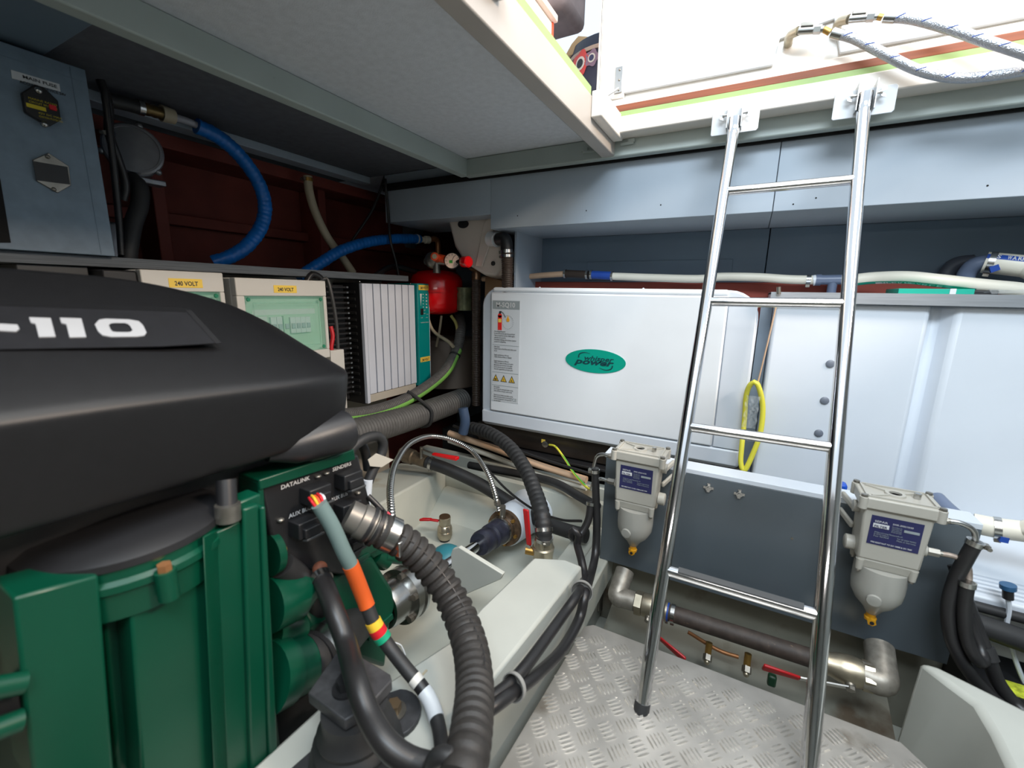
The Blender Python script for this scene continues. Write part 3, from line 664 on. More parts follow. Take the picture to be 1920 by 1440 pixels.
# grey elbows and the big warranty hose at right
def bend(lbl, pts, r, m): return tag(G().tube(pts, r, 20, .006).make('pipe_elbow', m), lbl, 'pipe')
pe = bend('blue-grey pipe elbow feeding big cream hose at right edge', [(0.5198, 1.7000, 0.0377),(0.5181, 1.7000, 0.0740),(0.5279, 1.6900, 0.0991),(0.5527, 1.6800, 0.1065)], .0205, PVC)
bend('darker grey pipe elbow behind the first one on tank', [(0.4946, 1.7700, 0.0542),(0.4985, 1.7700, 0.0879),(0.5146, 1.7700, 0.1088),(0.5477, 1.7700, 0.1143)], .019, DKPVC)
pts = [(0.5425, 1.6800, 0.1053),(0.5749, 1.6700, 0.0999),(0.6172, 1.6600, 0.0920),(0.6816, 1.6400, 0.0797),(1.1,1.64,.085),(1.48,1.64,.08)]
h3 = hose('large_cream_hose', 'large cream hose with blue warranty print at right edge', 'hose', pts, .0275, CREAMH, seg=24)
q, d = along(pts[:4], .10); band(h3, q, d, .0278, .013); 
lab(G().obox(q+V((0, -.026, -.016)), (.008, 0, .004), (0, .004, 0), (-.003, 0, .007)).make('clamp_screw', BLUEBAND, h3), 'blue clamp screw')
sb = G().stripe(pts, .0278, (0, -1, .62), -.26, .26).make('printed_band', BLUEBAND, h3)
q, d = along(pts, .01)
text_along('lettering', 'S WARRANTY', pts[:4], .12, .72, .0280, (0, -1, .62), .0150, TXTWH, sb, flip=1)
# ------------------------------------------------------------------ between generator and tank
pts = [(0.0179, 1.4850, -0.2941),(0.0263, 1.4750, -0.2546),(0.0429, 1.4700, -0.2518),(0.0643, 1.4700, -0.3147),(0.0679, 1.4600, -0.3949),(0.0559, 1.4500, -0.4620),(0.0392, 1.4400, -0.5172),(0.0267, 1.4450, -0.4973),(0.0236, 1.4600, -0.4455),(0.0217, 1.4850, -0.3666)]
tag(G().tube(pts, .0075, 12, .008, closed=True).make('yellow_cable', YELHOSE), 'yellow cable hanging in a loop between generator and tank', 'cable')
rows = []
for i in range(10):
    rows.append([V((0.0362, 1.4550, -0.3402))+V((-.018+.005*k+.003*sin(i*2+k), -.012*abs(sin(k*1.3+i*.9)), .055-.011*i)) for k in range(8)])
tag(G().grid(rows).make('plastic_bag', CLEAR, angle=20), 'crumpled clear plastic bag tucked inside the yellow cable loop', 'bag')
tag(G().tube([(0.0649, 1.4750, -0.0038),(0.0554, 1.4750, -0.1236),(0.0435, 1.4780, -0.2564)], .0022, 8, .02).make('thin_brown_cable', TANH), 'thin brown cable running down the left tank edge', 'cable')
struct(G().box(.028, .06, 1.60, 1.63, -.8, .0).make('trim_34', BLUEGREY))
# fittings just behind the panel top, blue handle
ft = thing('fuel_line_fittings', 'white metal pipe fittings lying behind the top flange of the slate panel', 'pipe fittings', (.05, 1.28, -.46))
P0, P1 = V((-0.0701, 1.2650, -0.4835)), V((0.0868, 1.2650, -0.4851))
G().tube([V((-0.0904, 1.2700, -0.4964))+V((0,0,-.01)), P0, P1, V((0.1123, 1.2700, -0.4931))], .0045, 10, .006).make('pipe', STEEL, ft)
for t in (.06, .30, .74, .95):
    q = P0.lerp(P1, t); G().hexn(q-(P1-P0)*.05, q+(P1-P0)*.05, .0085).make('union_nut', WHITE2, ft)
q = P0.lerp(P1, .5); g = G(); g.cyl(q, q+V((0, 0, .016)), .005); g.hexn(q+V((0, 0, .012)), q+V((0, 0, .022)), .008); g.make('bolt_head', WHITE2, ft)
bl = tag(G().box(.226, .272, 1.33, 1.36, -.54, -.468).make('blue_valve_handle', mat('cobalt_plastic', (30, 84, 190), .4), bevel=.006), 'blue plastic handle behind slate panel left of the right filter', 'handle')
# ------------------------------------------------------------------ fuel filters
def fuel_filter(lbl, x0, side):
    """cast body with bolted lid, sight bowl and drain; side = which flank carries the pipes"""
    t = thing('fuel_filter', lbl, 'fuel filter', (x0+.065, 1.122, -.69), 'fuel filters on the slate panel')
    a, b, f, k = x0, x0+.130, 1.08, 1.168
    ld = G().prism([(a+.006, f, -.422), (b-.006, f, -.422), (b, f+.006, -.422), (b, k-.006, -.422), (b-.006, k, -.422), (a+.006, k, -.422), (a, k-.006, -.422), (a, f+.006, -.422)], (0, 0, .024)).make('lid', CASTWHITE, t, bevel=.003)
    g = G()
    for p, q in (((a+.012, f+.008), (b-.012, f+.008)), ((a+.012, k-.008), (b-.012, k-.008)), ((a+.010, f+.012), (a+.010, k-.012)), ((b-.010, f+.012), (b-.010, k-.012)), ((a+.018, f+.014), (a+.055, f+.036)), ((b-.018, k-.014), (b-.055, k-.036)), ((a+.018, k-.014), (a+.055, k-.036))):
        g.beam((*p, -.397), (*q, -.397), (0, 0, 1), .004, .005)
    g.lathe((a+.062, (f+k)/2, -.398), (0, 0, 1), [(0, .018), (.004, .017), (.004, .011), (.0, .011)], 24)
    g.make('lid_ribs', CASTWHITE, ld)
    g = G(); g.hexn((a+.097, f+.045, -.398), (a+.097, f+.045, -.386), .006); g.make('vent_screw', STEEL, ld)
    for cx in (a+.004, b-.004):
        for cy in (f+.004, k-.004):
            o = G().lathe((cx, cy, -.424), (0, 0, 1), [(0, .008), (.026, .008)], 14).make('lid_lug', CASTWHITE, ld, bevel=.001)
            g = G(); g.lathe((cx, cy, -.398), (0, 0, 1), [(0, .0062), (.005, .0058), (.0055, .003)], 14); g.make('lid_screw', STEELD, ld)
    G().hull2([(a+.008, f+.006, -.422), (b-.010, f+.006, -.422), (b-.010, k-.004, -.422), (a+.008, k-.004, -.422)], [(a+.012, f+.010, -.540), (b-.014, f+.010, -.540), (b-.014, k-.008, -.540), (a+.012, k-.008, -.540)]).make('body', CASTWHITE, t, bevel=.005)
    g = G(); g.hull2([(a+.012, f+.010, -.538), (b-.014, f+.010, -.538), (b-.014, k-.008, -.538), (a+.012, k-.008, -.538)], [(a+.024, f+.016, -.562), (b-.026, f+.016, -.562), (b-.026, k-.012, -.562), (a+.024, k-.012, -.562)]); g.make('lower_collar', CASTWHITE, t, bevel=.004)
    for cx in (a+.020, b-.022):
        for cy in (f+.016, k-.014):
            G().lathe((cx, cy, -.566), (0, 0, 1), [(0, .006), (.024, .008)], 12).make('collar_lug', CASTWHITE, t)
            g = G(); g.hexn((cx, cy, -.571), (cx, cy, -.565), .004); g.make('collar_screw', STEELD, t)
    cx, cy = a+.064, f+.044
    bw = G().lathe((cx, cy, 0), (0, 0, 1), [(-.678, .010), (-.676, .012), (-.662, .020), (-.645, .036), (-.625, .0455), (-.605, .047), (-.560, .047)], 36).make('sight_bowl', BOWL, t, angle=60)
    G().lathe((cx, cy, 0), (0, 0, 1), [(-.664, .012), (-.64, .030), (-.62, .037), (-.562, .037)], 28).make('inner_cone', CASTWHITE, bw)
    G().lathe((cx-.012, cy-.043, -.622), (-.2, -1, -.15), [(0, .013), (.005, .0125), (.0055, .010)], 24).make('round_boss', BOWL, bw)
    dr = lab(G().lathe((cx, cy, -.697), (0, 0, 1), [(0, .006), (.002, .011), (.008, .0115), (.010, .009), (.022, .009)], 12).make('drain_valve', mat('yellow_drain', (214, 152, 28), .35), t), 'yellow drain valve')
    g = G(); g.hexn((cx, cy-.010, -.692), (cx, cy-.017, -.693), .0085); g.make('drain_wing', MATS['yellow_drain'], dr); G().cyl((cx, cy-.0165, -.693), (cx, cy-.0185, -.693), .004, 12).make('drain_hole', BLACK, dr)
    # name plate: navy field with the maker's print
    y = f+.0068
    np_ = G().obox((a+.064, y+.0012, -.468), (.0415, 0, 0), (0, .0012, .00004), (0, -.0008, .0325)).make('name_plate', NAVY, t)
    yt = y-.0012
    text('lettering', 'SEPAR', (a+0.0284, yt, -0.4494), (1, 0, 0), (0, 0, 1), .0062, TXTWH, np_, width=.021)
    G().box(a+0.0273, a+0.0532, yt, yt+.0008, -0.4612, -0.4525).make('printed_field', TXTWH, np_)
    text('lettering', 'FILTER', (a+0.0289, yt-.0003, -0.4599), (1, 0, 0), (0, 0, 1), .0065, NAVY, np_, width=.021, bold=.02)
    text('lettering', 'SWK-2000/10/50', (a+0.0575, yt, -0.4488), (1, 0, 0), (0, 0, 1), .0052, TXTWH, np_, width=.032)
    G().box(a+0.0770, a+.101, yt, yt+.0008, -0.4599, -0.4550).make('printed_field', GREYLAB, np_)
    for i, s in enumerate(('Durchfluss ltr', 'Hersteller Nr', 'Filterelement', 'Keramik')): text('small_print', s, (a+0.0575, yt, -0.4544-.0036*i), (1, 0, 0), (0, 0, 1), .0036, GREYLAB, np_, width=.016)
    for i, (s, x) in enumerate((('Willibrord Losing Filtertechnik e.K.', .031), ('D-45721 Haltern', .031), ('Fax 02364', .031))): text('small_print', s, (a+x, yt+.0008*i*.3, -0.4723-.0044*i), (1, 0, 0), (0, 0, 1), .0042, GREYLAB, np_, width=.046 if i == 0 else .024)
    for i, s in enumerate(('Tel 49 2364 94950', 'Made in Germany')): text('small_print', s, (a+0.0683, yt, -0.4779-.0044*i), (1, 0, 0), (0, 0, 1), .0042, GREYLAB, np_, width=.030)
    text('lettering', 'FIRE RESISTANT TO ISO 10088 & ISO 7840', (a+0.0284, yt+.0008, -0.4959), (1, 0, 0), (0, 0, 1), .0046, TXTWH, np_, width=.066, bold=.01)
    # bracket arms to the panel and ports
    s = 1 if side < 0 else -1
    ox = b-.008 if s > 0 else a+.008
    for z in (-.455, -.495): G().beam((ox, k-.02, z), (ox+s*.018, 1.20, z+.012), (0, 0, 1), .008, .014).make('bracket_arm', CASTWHITE, t, bevel=.003)
    G().lathe((ox-s*.004, f+.048, -.525), (s, 0, 0), [(0, .016), (.016, .016), (.018, .013)], 20).make('blank_port', CASTWHITE, t)
    G().lathe((ox-s*.004, f+.05, -.440), (s, 0, 0), [(0, .013), (.014, .013)], 20).make('blank_port', CASTWHITE, t)
    ix = a+.006 if s > 0 else b-.006
    for z in (-.432, -.505):
        G().lathe((ix+s*.006, f+.044, z), (-s, 0, 0), [(0, .012), (.010, .012)], 18).make('inlet_port', CASTWHITE, t)
        g = G(); g.hexn((ix-s*.006, f+.044, z), (ix-s*.024, f+.044, z), .009); g.cyl((ix-s*.024, f+.044, z), (ix-s*.029, f+.044, z), .006, 14); g.make('union_nut', STEELD, t)
    return t, ix, f+.044, s
fa, ax_, ay_, as_ = fuel_filter('left grey-white fuel filter with navy plate beneath the generator corner', -.277, -1)
fb, bx_, by_, bs_ = fuel_filter('right grey-white fuel filter with navy plate, right of the ladder', .247, 1)
def bent_pipe(lbl, x, y, z, s, dx, dz, m=None):
    pts = [(x-s*.026, y, z), (x-s*(.026+dx*.45), y, z), (x-s*(.026+dx*.85), y-.002, z-dz*.25), (x-s*(.026+dx), y-.004, z-dz)]
    o = tag(G().tube(pts, .0052, 12, .004).make('steel_fuel_pipe', m or STEEL), lbl, 'pipe'); return o
bent_pipe('upper bent steel fuel pipe on left filter', ax_, ay_, -.432, as_, .040, .040)
bent_pipe('lower bent steel fuel pipe on left filter', ax_, ay_, -.505, as_, .043, .038)
bent_pipe('upper bent steel fuel pipe on right filter', bx_, by_, -.432, bs_, .046, .042)
bent_pipe('lower whitish fuel pipe on right filter', bx_, by_, -.505, bs_, .050, .045, mat('stained_pipe', (168, 152, 140), .5, .4, vary=.3, vscale=60))
# ------------------------------------------------------------------ black fuel hoses by the left filter
pts = [(-0.3326, 1.1200, -0.4751),(-0.3272, 1.1200, -0.5414),(-0.3155, 1.1100, -0.6322),(-0.3058, 1.0800, -0.7130),(-0.2894, 0.9900, -0.7186),(-0.2580, 0.8486, -0.6631),(-0.2560, 0.8096, -0.7007),(-0.2560, 0.7034, -0.6964),(-0.2580, 0.5836, -0.6511),(-0.2660, 0.5229, -0.6297),(-0.2800, 0.4678, -0.6186),(-0.3050, 0.4501, -0.6365)]
fh1 = hose('fuel_hose', 'black fuel hose from upper left filter pipe down past the bearer', 'hose', pts, .0108, BLACKH)
q, d = along(pts, .01); band(fh1, q, d, .0112, .009)
q, d = along(pts, .52); lab(tie(fh1, q+V((-.008, 0, 0)), d, .024, mat('grey_tie', (140, 138, 134), .5), .007), 'grey cable tie round both hoses')
q, d = along(pts, .90); lab(tie(fh1, q+V((-.004, 0, .004)), d, .021, MATS['grey_tie'], .007), 'grey cable tie round both hoses')
pts = [(-0.3375, 1.1150, -0.5778),(-0.3377, 1.1000, -0.6253),(-0.3494, 1.0800, -0.6602),(-0.3606, 1.0600, -0.6697),(-0.3686, 1.0500, -0.6554),(-0.3616, 1.0500, -0.6386),(-0.3486, 1.0500, -0.6494),(-0.3502, 1.0500, -0.6776),(-0.3195, 1.0000, -0.6879),(-0.2938, 0.9500, -0.7029),(-0.2620, 0.8038, -0.6388),(-0.2660, 0.7393, -0.6407),(-0.2680, 0.6472, -0.6325),(-0.2700, 0.5689, -0.6245),(-0.2780, 0.5230, -0.6247),(-0.2920, 0.4780, -0.6213),(-0.3120, 0.4575, -0.6342)]
fh2 = hose('fuel_hose', 'black fuel hose from lower left filter pipe, twisted once then running along the bearer', 'hose', pts, .0105, BLACKH)
q, d = along(pts, .005); band(fh2, q, d, .0112, .009)
pts = [(-1.0830, 1.4200, -0.7252),(-0.9719, 1.4000, -0.7421),(-0.7932, 1.3600, -0.7763),(-0.7002, 1.3200, -0.7834),(-0.5744, 1.2400, -0.7455),(-0.4456, 1.1600, -0.6937),(-0.3609, 1.1000, -0.6369)]
hose('thin_black_cable', 'thin black cable crossing from the conduit to left filter hoses', 'cable', [(-0.8176, 1.3000, -0.6274),(-0.6912, 1.2600, -0.6837),(-0.5659, 1.2200, -0.7083),(-0.4461, 1.1600, -0.6830),(-0.3579, 1.1000, -0.6344)], .0042, BLACKH, seg=8)
# ------------------------------------------------------------------ black hoses by the right filter
pts = [(0.4407, 1.1200, -0.4652),(0.4336, 1.1200, -0.5052),(0.4268, 1.1200, -0.5497),(0.4230, 1.1100, -0.6122),(0.4361, 1.1000, -0.6744),(0.4621, 1.0900, -0.7197),(0.4937, 1.0900, -0.7545),(0.5199, 1.0800, -0.7726),(0.5501, 1.0600, -0.7812)]
rh = hose('fuel_hose', 'black fuel hose from upper right filter pipe hanging along panel edge', 'hose', pts, .0125, BLACKH)
q, d = along(pts, .01); band(rh, q, d, .0128, .010)
pts = [(0.4392, 1.1050, -0.5477),(0.4415, 1.1000, -0.5977),(0.4509, 1.0900, -0.6537),(0.4674, 1.0800, -0.6874),(0.4812, 1.0900, -0.6954),(0.4821, 1.1100, -0.6804),(0.4627, 1.1300, -0.6353),(0.4470, 1.1400, -0.5859)]
rh = hose('fuel_hose', 'black fuel hose from lower right filter pipe doubled back on itself', 'hose', pts, .0115, BLACKH)
q, d = along(pts, .01); band(rh, q, d, .0118, .010)
pts = [(0.4393, 1.1700, -0.5449),(0.4590, 1.1500, -0.6005),(0.4793, 1.1300, -0.6534),(0.4951, 1.1100, -0.6931),(0.5147, 1.1000, -0.7376),(0.5409, 1.0900, -0.7670),(0.5596, 1.0700, -0.7737)]
rh = hose('fuel_hose', 'rightmost black fuel hose with taped joint beside the panel', 'hose', pts, .0120, BLACKH)
q, d = along(pts, .58); G().cyl(q-d*.012, q+d*.012, .0155, 16).make('taped_joint', BLACKR, rh)
# ------------------------------------------------------------------ right lower corner
el = bend('blue-grey pipe elbow out of the tank behind right filter', [(0.4632, 1.4000, -0.4858),(0.4730, 1.3600, -0.4941),(0.4854, 1.3200, -0.4983),(0.5071, 1.3000, -0.4932)], .0185, PVC)
pts = [(0.5009, 1.3000, -0.4936),(0.5360, 1.2900, -0.4903),(0.5763, 1.2800, -0.4824),(0.6238, 1.2600, -0.4689),(1.0,1.22,-.52),(1.46,1.2,-.54)]
h4 = hose('large_cream_hose', 'cream hose with blue clamp leaving the tank low at right', 'hose', pts, .0225, CREAMH, seg=20)
q, d = along(pts, .04); band(h4, q, d, .0228, .012)
lab(G().obox(q+V((.006, -.018, -.016)), (.007, 0, 0), (0, .005, 0), (0, 0, .006)).make('clamp_screw', BLUEBAND, h4), 'blue clamp screw')
bt = thing('battery_box', 'white ribbed battery box with black rim behind right hoses', 'box', (.72, 1.30, -.78))
G().hull2([(.50,1.235,-.635),(.98,1.235,-.635),(.98,1.49,-.56),(.50,1.49,-.56)], [(.50,1.235,-.655),(.98,1.235,-.655),(.98,1.49,-.61),(.50,1.49,-.61)]).make('lid', WHITE2, bt, bevel=.004)
for k in range(5): G().beam((.50, 1.25+.012*k, -.629+.0033*k), (.98, 1.25+.012*k, -.629+.0033*k), (0, 0, 1), .005, .005).make('lid_rib', WHITE2, bt)
lab(G().tube([(.49, 1.228, -.655), (.98, 1.228, -.662)], .011, 14, .2, smooth=False).make('black_rim', BLACKR, bt), 'black foam edge')
G().box(.50, .98, 1.245, 1.49, -.70, -.655).make('box_wall', WHITE2, bt, bevel=.004)
ss = thing('sensor_plug', 'blue and white cable plug hanging under battery box rim', 'plug', (0.5451, 1.2200, -0.5889))
G().cyl((0.5443, 1.2200, -0.5841), (0.5460, 1.2200, -0.5937), .013, 18).make('plug_flange', mat('sky_blue_plastic', (44, 88, 126), .4), ss)
G().cyl((0.5464, 1.2200, -0.5961), (0.5498, 1.2200, -0.6154), .009, 14).make('plug_body', BLACK, ss)
lab(G().tube([(0.5494, 1.2200, -0.6129),(0.5563, 1.2200, -0.6426),(0.5609, 1.2200, -0.6867),(0.5869, 1.2200, -0.7551),(0.6129, 1.2200, -0.8101)], .0045, 8, .01).make('cable', WHITE2, ss), 'pale cable')
hose('wide_black_pipe', 'wide black pipe running right behind the right fuel hoses', 'pipe', [(0.4794, 1.2000, -0.6797),(0.5306, 1.2000, -0.6845),(0.5877, 1.2000, -0.6919),(0.6414, 1.2000, -0.6965),(1.0,1.18,-.80),(1.45,1.15,-.82)], .0235, BLACKR, seg=20)
nb = thing('starter_battery', 'black battery with yellow-green label behind the right bearer', 'battery', (.66, 1.22, -.90))
G().box(.50, .80, 1.10, 1.30, -.98, -.80).make('case', BLACK, nb, bevel=.004)
lab(G().obox((0.5804, 1.1873, -0.7995), (.03, 0, 0), (0, .022, 0), (0, 0, .0006)).make('label_sheet', mat('lime_label', (196, 206, 60), .5, vary=.3, vscale=90), nb), 'yellow-green label')
# ------------------------------------------------------------------ valve line between bearers, below floor level
vl = thing('bilge_suction_line', 'pipe with two ball valves running across below the slate panel', 'pipe line', (.08, 1.1, -.90))
A, B = V((-0.2185, 1.1000, -0.8324)), V((0.3472, 1.1000, -0.8195)); L = lambda t: A.lerp(B, t)
ax = (B-A).normalized()
def elbow(c, d, up, r, nm, l): 
    lab(G().tube([V(c)+V(up), V(c)+V(up)*.45, V(c)+V(d)*.02, V(c)+V(d)*.5, V(c)+V(d)], r, 18, .004).make(nm, mat('galvanised_elbow', (158, 152, 142), .45, .6, vary=.2, vscale=50), vl), l)
elbow(L(-.04), ax*.05, (.004, .06, .045), .026, 'pipe_elbow', 'left elbow')
elbow(L(1.0), -ax*.055, (.004, .075, .030), .029, 'pipe_elbow', 'right elbow')
for t0, t1, s in ((.055, .20, 1), (.965, .80, -1)):
    g = G(); a, b = L(t0), L(t1); d = (b-a); u = d.normalized()
    g.lathe(a, u, [(0, .027), (.016, .027), (.018, .030), (.04, .033), (.06, .030), (d.length-.016, .025), (d.length, .025)], 20)
    vb = g.make('valve_body', NICKEL, vl)
    g = G(); g.hexn(a-u*.002, a+u*.016, .032); g.make('hex_collar', NICKEL, vb)
    c = a+u*.04; n = V((0, -.75, -.35)).normalized()
    g = G(); g.cyl(c, c+n*.036, .010); g.hexn(c+n*.036, c+n*.044, .009); g.make('stem', STEELD, vb)
    g = G().cyl(a-u*.01, a, .0225, 18); g.make('black_seal', BLACK, vb)
    c2 = c+n*.038
    if s > 0: e = V((-0.0449, 1.0300, -0.8945)); mid = V((-0.1149, 1.0500, -0.8743))
    else: e = V((0.1175, 1.0300, -0.8340)); mid = V((0.1915, 1.0400, -0.8377))
    hd = G().beam(c2, mid, n, .012, .003).make('lever', STEEL, vb)
    g = G(); k = (e-mid); sd = k.cross(n).normalized()
    g.hull2([mid-sd*.008-n*.003, mid+sd*.008-n*.003, mid+sd*.008+n*.003, mid-sd*.008+n*.003], [e-sd*.012-n*.004, e+sd*.012-n*.004, e+sd*.012+n*.004, e-sd*.012+n*.004])
    lab(g.make('lever_sleeve', REDH, vb, bevel=.003), 'red lever sleeve')
lab(G().tube([L(.19), L(.5), L(.83)], .0215, 20, .02).make('hose_section', mat('brown_black_rubber', (64, 54, 48), .6, vary=.25, vscale=50, dirt=((130, 110, 90), 120, .66)), vl), 'dark rubber hose section')
for t in (.20, .225, .79, .815): band(vl, L(t), ax, .0225, .010 if t in (.225, .79) else .008, STEEL if t in (.225, .79) else BLUEBAND)
for i, c in enumerate(((0.0032, 1.1000, -0.9143), (0.0915, 1.0900, -0.8987))):
    t = thing('drain_cock', '%s brass drain cock under the valve line' % ('left' if i == 0 else 'right'), 'drain cock', V(c)-V((0, 0, .02)))
    g = G(); g.cyl(V(c)+V((0, .01, .03)), V(c), .008); g.make('stem', BRASS, t)
    g = G(); g.hexn(V(c), V(c)+V((0, -.012, -.008)), .011); g.make('nut', STEELD, t); G().sphere(V(c)+V((0, -.014, -.010)), .007, 14).make('cap', NICKEL, t)
tag(G().obox((0.1428, 1.0600, -0.8849), (.009, 0, 0), (0, .008, 0), (0, 0, .014)).make('green_wing_tap', mat('dark_green_enamel', (24, 60, 40), .4), bevel=.004), 'dark green wing tap under the right valve lever', 'tap')
tag(G().tube([(-0.0508, 1.1300, -0.8916),(0.0240, 1.1300, -0.9129),(0.0743, 1.1300, -0.9123)], .005, 10, .01).make('copper_pipe', COPPER), 'thin copper pipe beneath the rubber hose of valve line', 'pipe')
tag(G().cyl((-0.3280, 1.2400, -0.8492), V((-0.3280, 1.2400, -0.8492))+V((0, 0, -.16)), .012, 18).make('grey_post', STEELD), 'grey round post under the left end of slate panel', 'post')
# ------------------------------------------------------------------ left wall: fuse box on the shelf
ct = thing('fuse_box', 'blue-grey laminate fuse box standing on the shelf at the left edge', 'electrical box', (-1.42, .1, .067))
G().box(-1.56, -1.285, -.30, .472, .067, .444).make('housing', CTRL, ct, bevel=.0015)
G().box(-1.545, -1.2845, -.29, .468, .418, .4205).make('seam', DARKBLUE, ct)
g = G(); g.box(-1.2852, -1.2842, .447, .4485, .07, .44); g.make('edge_joint', DARKBLUE, ct)
xs = -1.2845
bk = G().prism([(-1.2850, 0.3863, 0.3828),(-1.2850, 0.3994, 0.3811),(-1.2850, 0.4162, 0.3641),(-1.2850, 0.4159, 0.3287),(-1.2850, 0.3962, 0.3107),(-1.2850, 0.3651, 0.3266),(-1.2850, 0.3652, 0.3610)], (.012, 0, 0)).make('circuit_breaker', BLACK, ct, bevel=.002)
for p in ((-1.2720, 0.3887, 0.3720), (-1.2720, 0.3883, 0.3122)): 
    g = G(); g.sphere(p, .0062, 12); g.make('breaker_screw', STEEL, bk)
yd = (0, 1, 0)
G().obox((-1.2720, 0.3812, 0.3403), (0, .0135, 0), (.0008, 0, 0), (0, 0, .0035)).make('yellow_print', mat('breaker_yellow', (206, 186, 40), .5), bk)
G().obox((-1.2710, 0.4052, 0.3473), (0, .005, 0), (.002, 0, 0), (0, 0, .0045)).make('trip_lever', REDT, bk)
for i, s in enumerate(('MARINE RATED', 'CIRCUIT BREAKER')): text('lettering', s, V((-1.2728, 0.3701, 0.3524))+V((0, .002, -.006*i)), yd, (0, 0, 1), .005, MATS['breaker_yellow'], bk, width=.040)
for i, s in enumerate(('42V DC MAX', 'IGNITION PROTECTED')): text('lettering', s, V((-1.2728, 0.3828, 0.3296))+V((0, 0, -.006*i)), yd, (0, 0, 1), .005, MATS['breaker_yellow'], bk, width=.034)
lb = G().prism([(-1.2850, 0.3589, 0.3987),(-1.2850, 0.4259, 0.3997),(-1.2850, 0.4256, 0.3860),(-1.2850, 0.3581, 0.3839)], (.0012, 0, 0)).make('paper_label', LABELW, ct)
text('lettering', 'MAIN FUSE', V((-1.2838, 0.3729, 0.3867))+V((0, 0, .0035)), yd, (0, 0, 1), .008, TXTDK, lb, width=.048, bold=.02)
text('lettering', 'ACCU SET SERVICE 24V', V((-1.2838, 0.3675, 0.3837))+V((0, 0, -.004)), yd, (0, 0, 1), .007, TXTDK, lb, width=.066, bold=.02)
hp = G().prism([(-1.2850, 0.3899, 0.2617),(-1.2850, 0.4175, 0.2434),(-1.2850, 0.4155, 0.2056),(-1.2850, 0.3925, 0.1864),(-1.2850, 0.3647, 0.2030),(-1.2850, 0.3645, 0.2423)], (.004, 0, 0)).make('cover_plate', STEELD, ct, bevel=.001)
G().prism([(-1.2810, 0.3638, 0.2397),(-1.2810, 0.4144, 0.2412),(-1.2810, 0.4137, 0.2069),(-1.2810, 0.3639, 0.2044)], (.0015, 0, 0)).make('dark_window', BLACK, hp)
for p in ((-1.2810, 0.3869, 0.2535), (-1.2810, 0.3875, 0.1923)): G().sphere(p, .004, 10).make('screw', STEELD, hp)
G().prism([(-1.2850, 0.2956, 0.1992),(-1.2850, 0.3152, 0.1971),(-1.2850, 0.3117, 0.0800),(-1.2850, 0.2770, 0.0764)], (.0015, 0, 0)).make('cable_opening', DARK, ct)
# dark machinery behind the fuse box
sf = thing('strainer', 'round cast aluminium water strainer lid behind the fuse box', 'strainer', (-1.45, .60, .25))
c = V((-1.4300, 0.5969, 0.3418)); n = V((.92, -.36, .12)).normalized()
G().lathe(c, n, [(-.10, .045), (-.012, .052), (-.010, .062), (.006, .062), (.010, .058), (.010, .053), (.007, .052), (.007, .001)], 40).make('lid', mat('cast_aluminium', (150, 152, 158), .4, .75, vary=.12, vscale=20), sf)
G().obox(c+V((-.02, .03, -.068)), (.02, 0, 0), (0, .035, 0), (0, 0, .007)).make('flange_foot', MATS['cast_aluminium'], sf, bevel=.003)
for k in range(3):
    a = .5+k*2.1; u = n.orthogonal().normalized(); G().sphere(c+(u*cos(a)+n.cross(u)*sin(a))*.064, .008, 12).make('lid_lug', MATS['cast_aluminium'], sf)
hose('thick_black_hose', 'thick black hose curving down beside the strainer onto the shelf', 'hose', [(-1.4200, 0.5791, 0.2686),(-1.4000, 0.5862, 0.2467),(-1.3900, 0.5764, 0.2022),(-1.3800, 0.5530, 0.1535),(-1.3700, 0.5333, 0.0976),(-1.3700, 0.5273, 0.0678)], .0190, BLACKR, seg=18)
hb = hose('black_cable', 'black cable hanging at the right edge of the fuse box', 'cable', [(-1.3400, 0.5162, 0.4526),(-1.3400, 0.5241, 0.4069),(-1.3500, 0.5214, 0.3465),(-1.3600, 0.5348, 0.2941),(-1.3700, 0.5452, 0.2441),(-1.3800, 0.5388, 0.2072)], .009, BLACKH)
q, d = along([(-1.3400, 0.5241, 0.4069),(-1.3500, 0.5214, 0.3465),(-1.3600, 0.5348, 0.2941)], .55); band(hb, q, d, .0095, .010)
hose('black_cable', 'second black cable between fuse box and thick black hose', 'cable', [(-1.3300, 0.5171, 0.4297),(-1.3400, 0.5167, 0.2872),(-1.3500, 0.5147, 0.1706),(-1.3500, 0.5081, 0.0747)], .007, BLACKH)
tag(G().box(-1.50, -1.44, .47, .56, .067, .16).make('alloy_pump_body', MATS['cast_aluminium'], bevel=.008), 'alloy pump body half hidden behind thick black hose', 'pump')
# the water pipe in blue sleeve
bp = thing('blue_sleeved_pipe', 'upper water pipe in a blue sleeve arching under the dark ceiling', 'pipe', (-1.4200, 0.8471, 0.3800))
G().tube([(-1.4200, 0.5495, 0.4395),(-1.4200, 0.5849, 0.4438),(-1.4200, 0.6197, 0.4450)], .0165, 16, .01).make('black_hose_end', BLACKR, bp)
G().cyl((-1.4200, 0.6142, 0.4455), (-1.4200, 0.6265, 0.4461), .0180, 18).make('hose_clamp', STEEL, bp)
g = G(); a, b = V((-1.4200, 0.6265, 0.4461)), V((-1.4200, 0.6686, 0.4477)); g.lathe(a, b-a, [(k*.008, .0135+(.002 if k % 2 else 0)) for k in range(6)], 18); g.make('brass_fitting', mat('dark_brass', (110, 90, 54), .35, .7), bp)
G().cyl((-1.4200, 0.6662, 0.4482), (-1.4200, 0.6956, 0.4488), .0205, 18, .0185).make('beige_collar', BEIGEH, bp)
G().tube([(-1.4200, 0.6930, 0.4480),(-1.4200, 0.7262, 0.4482),(-1.4200, 0.7605, 0.4441)], .0095, 14, .01).make('grey_pipe', mat('pale_grey_pipe', (160, 160, 168), .4), bp)
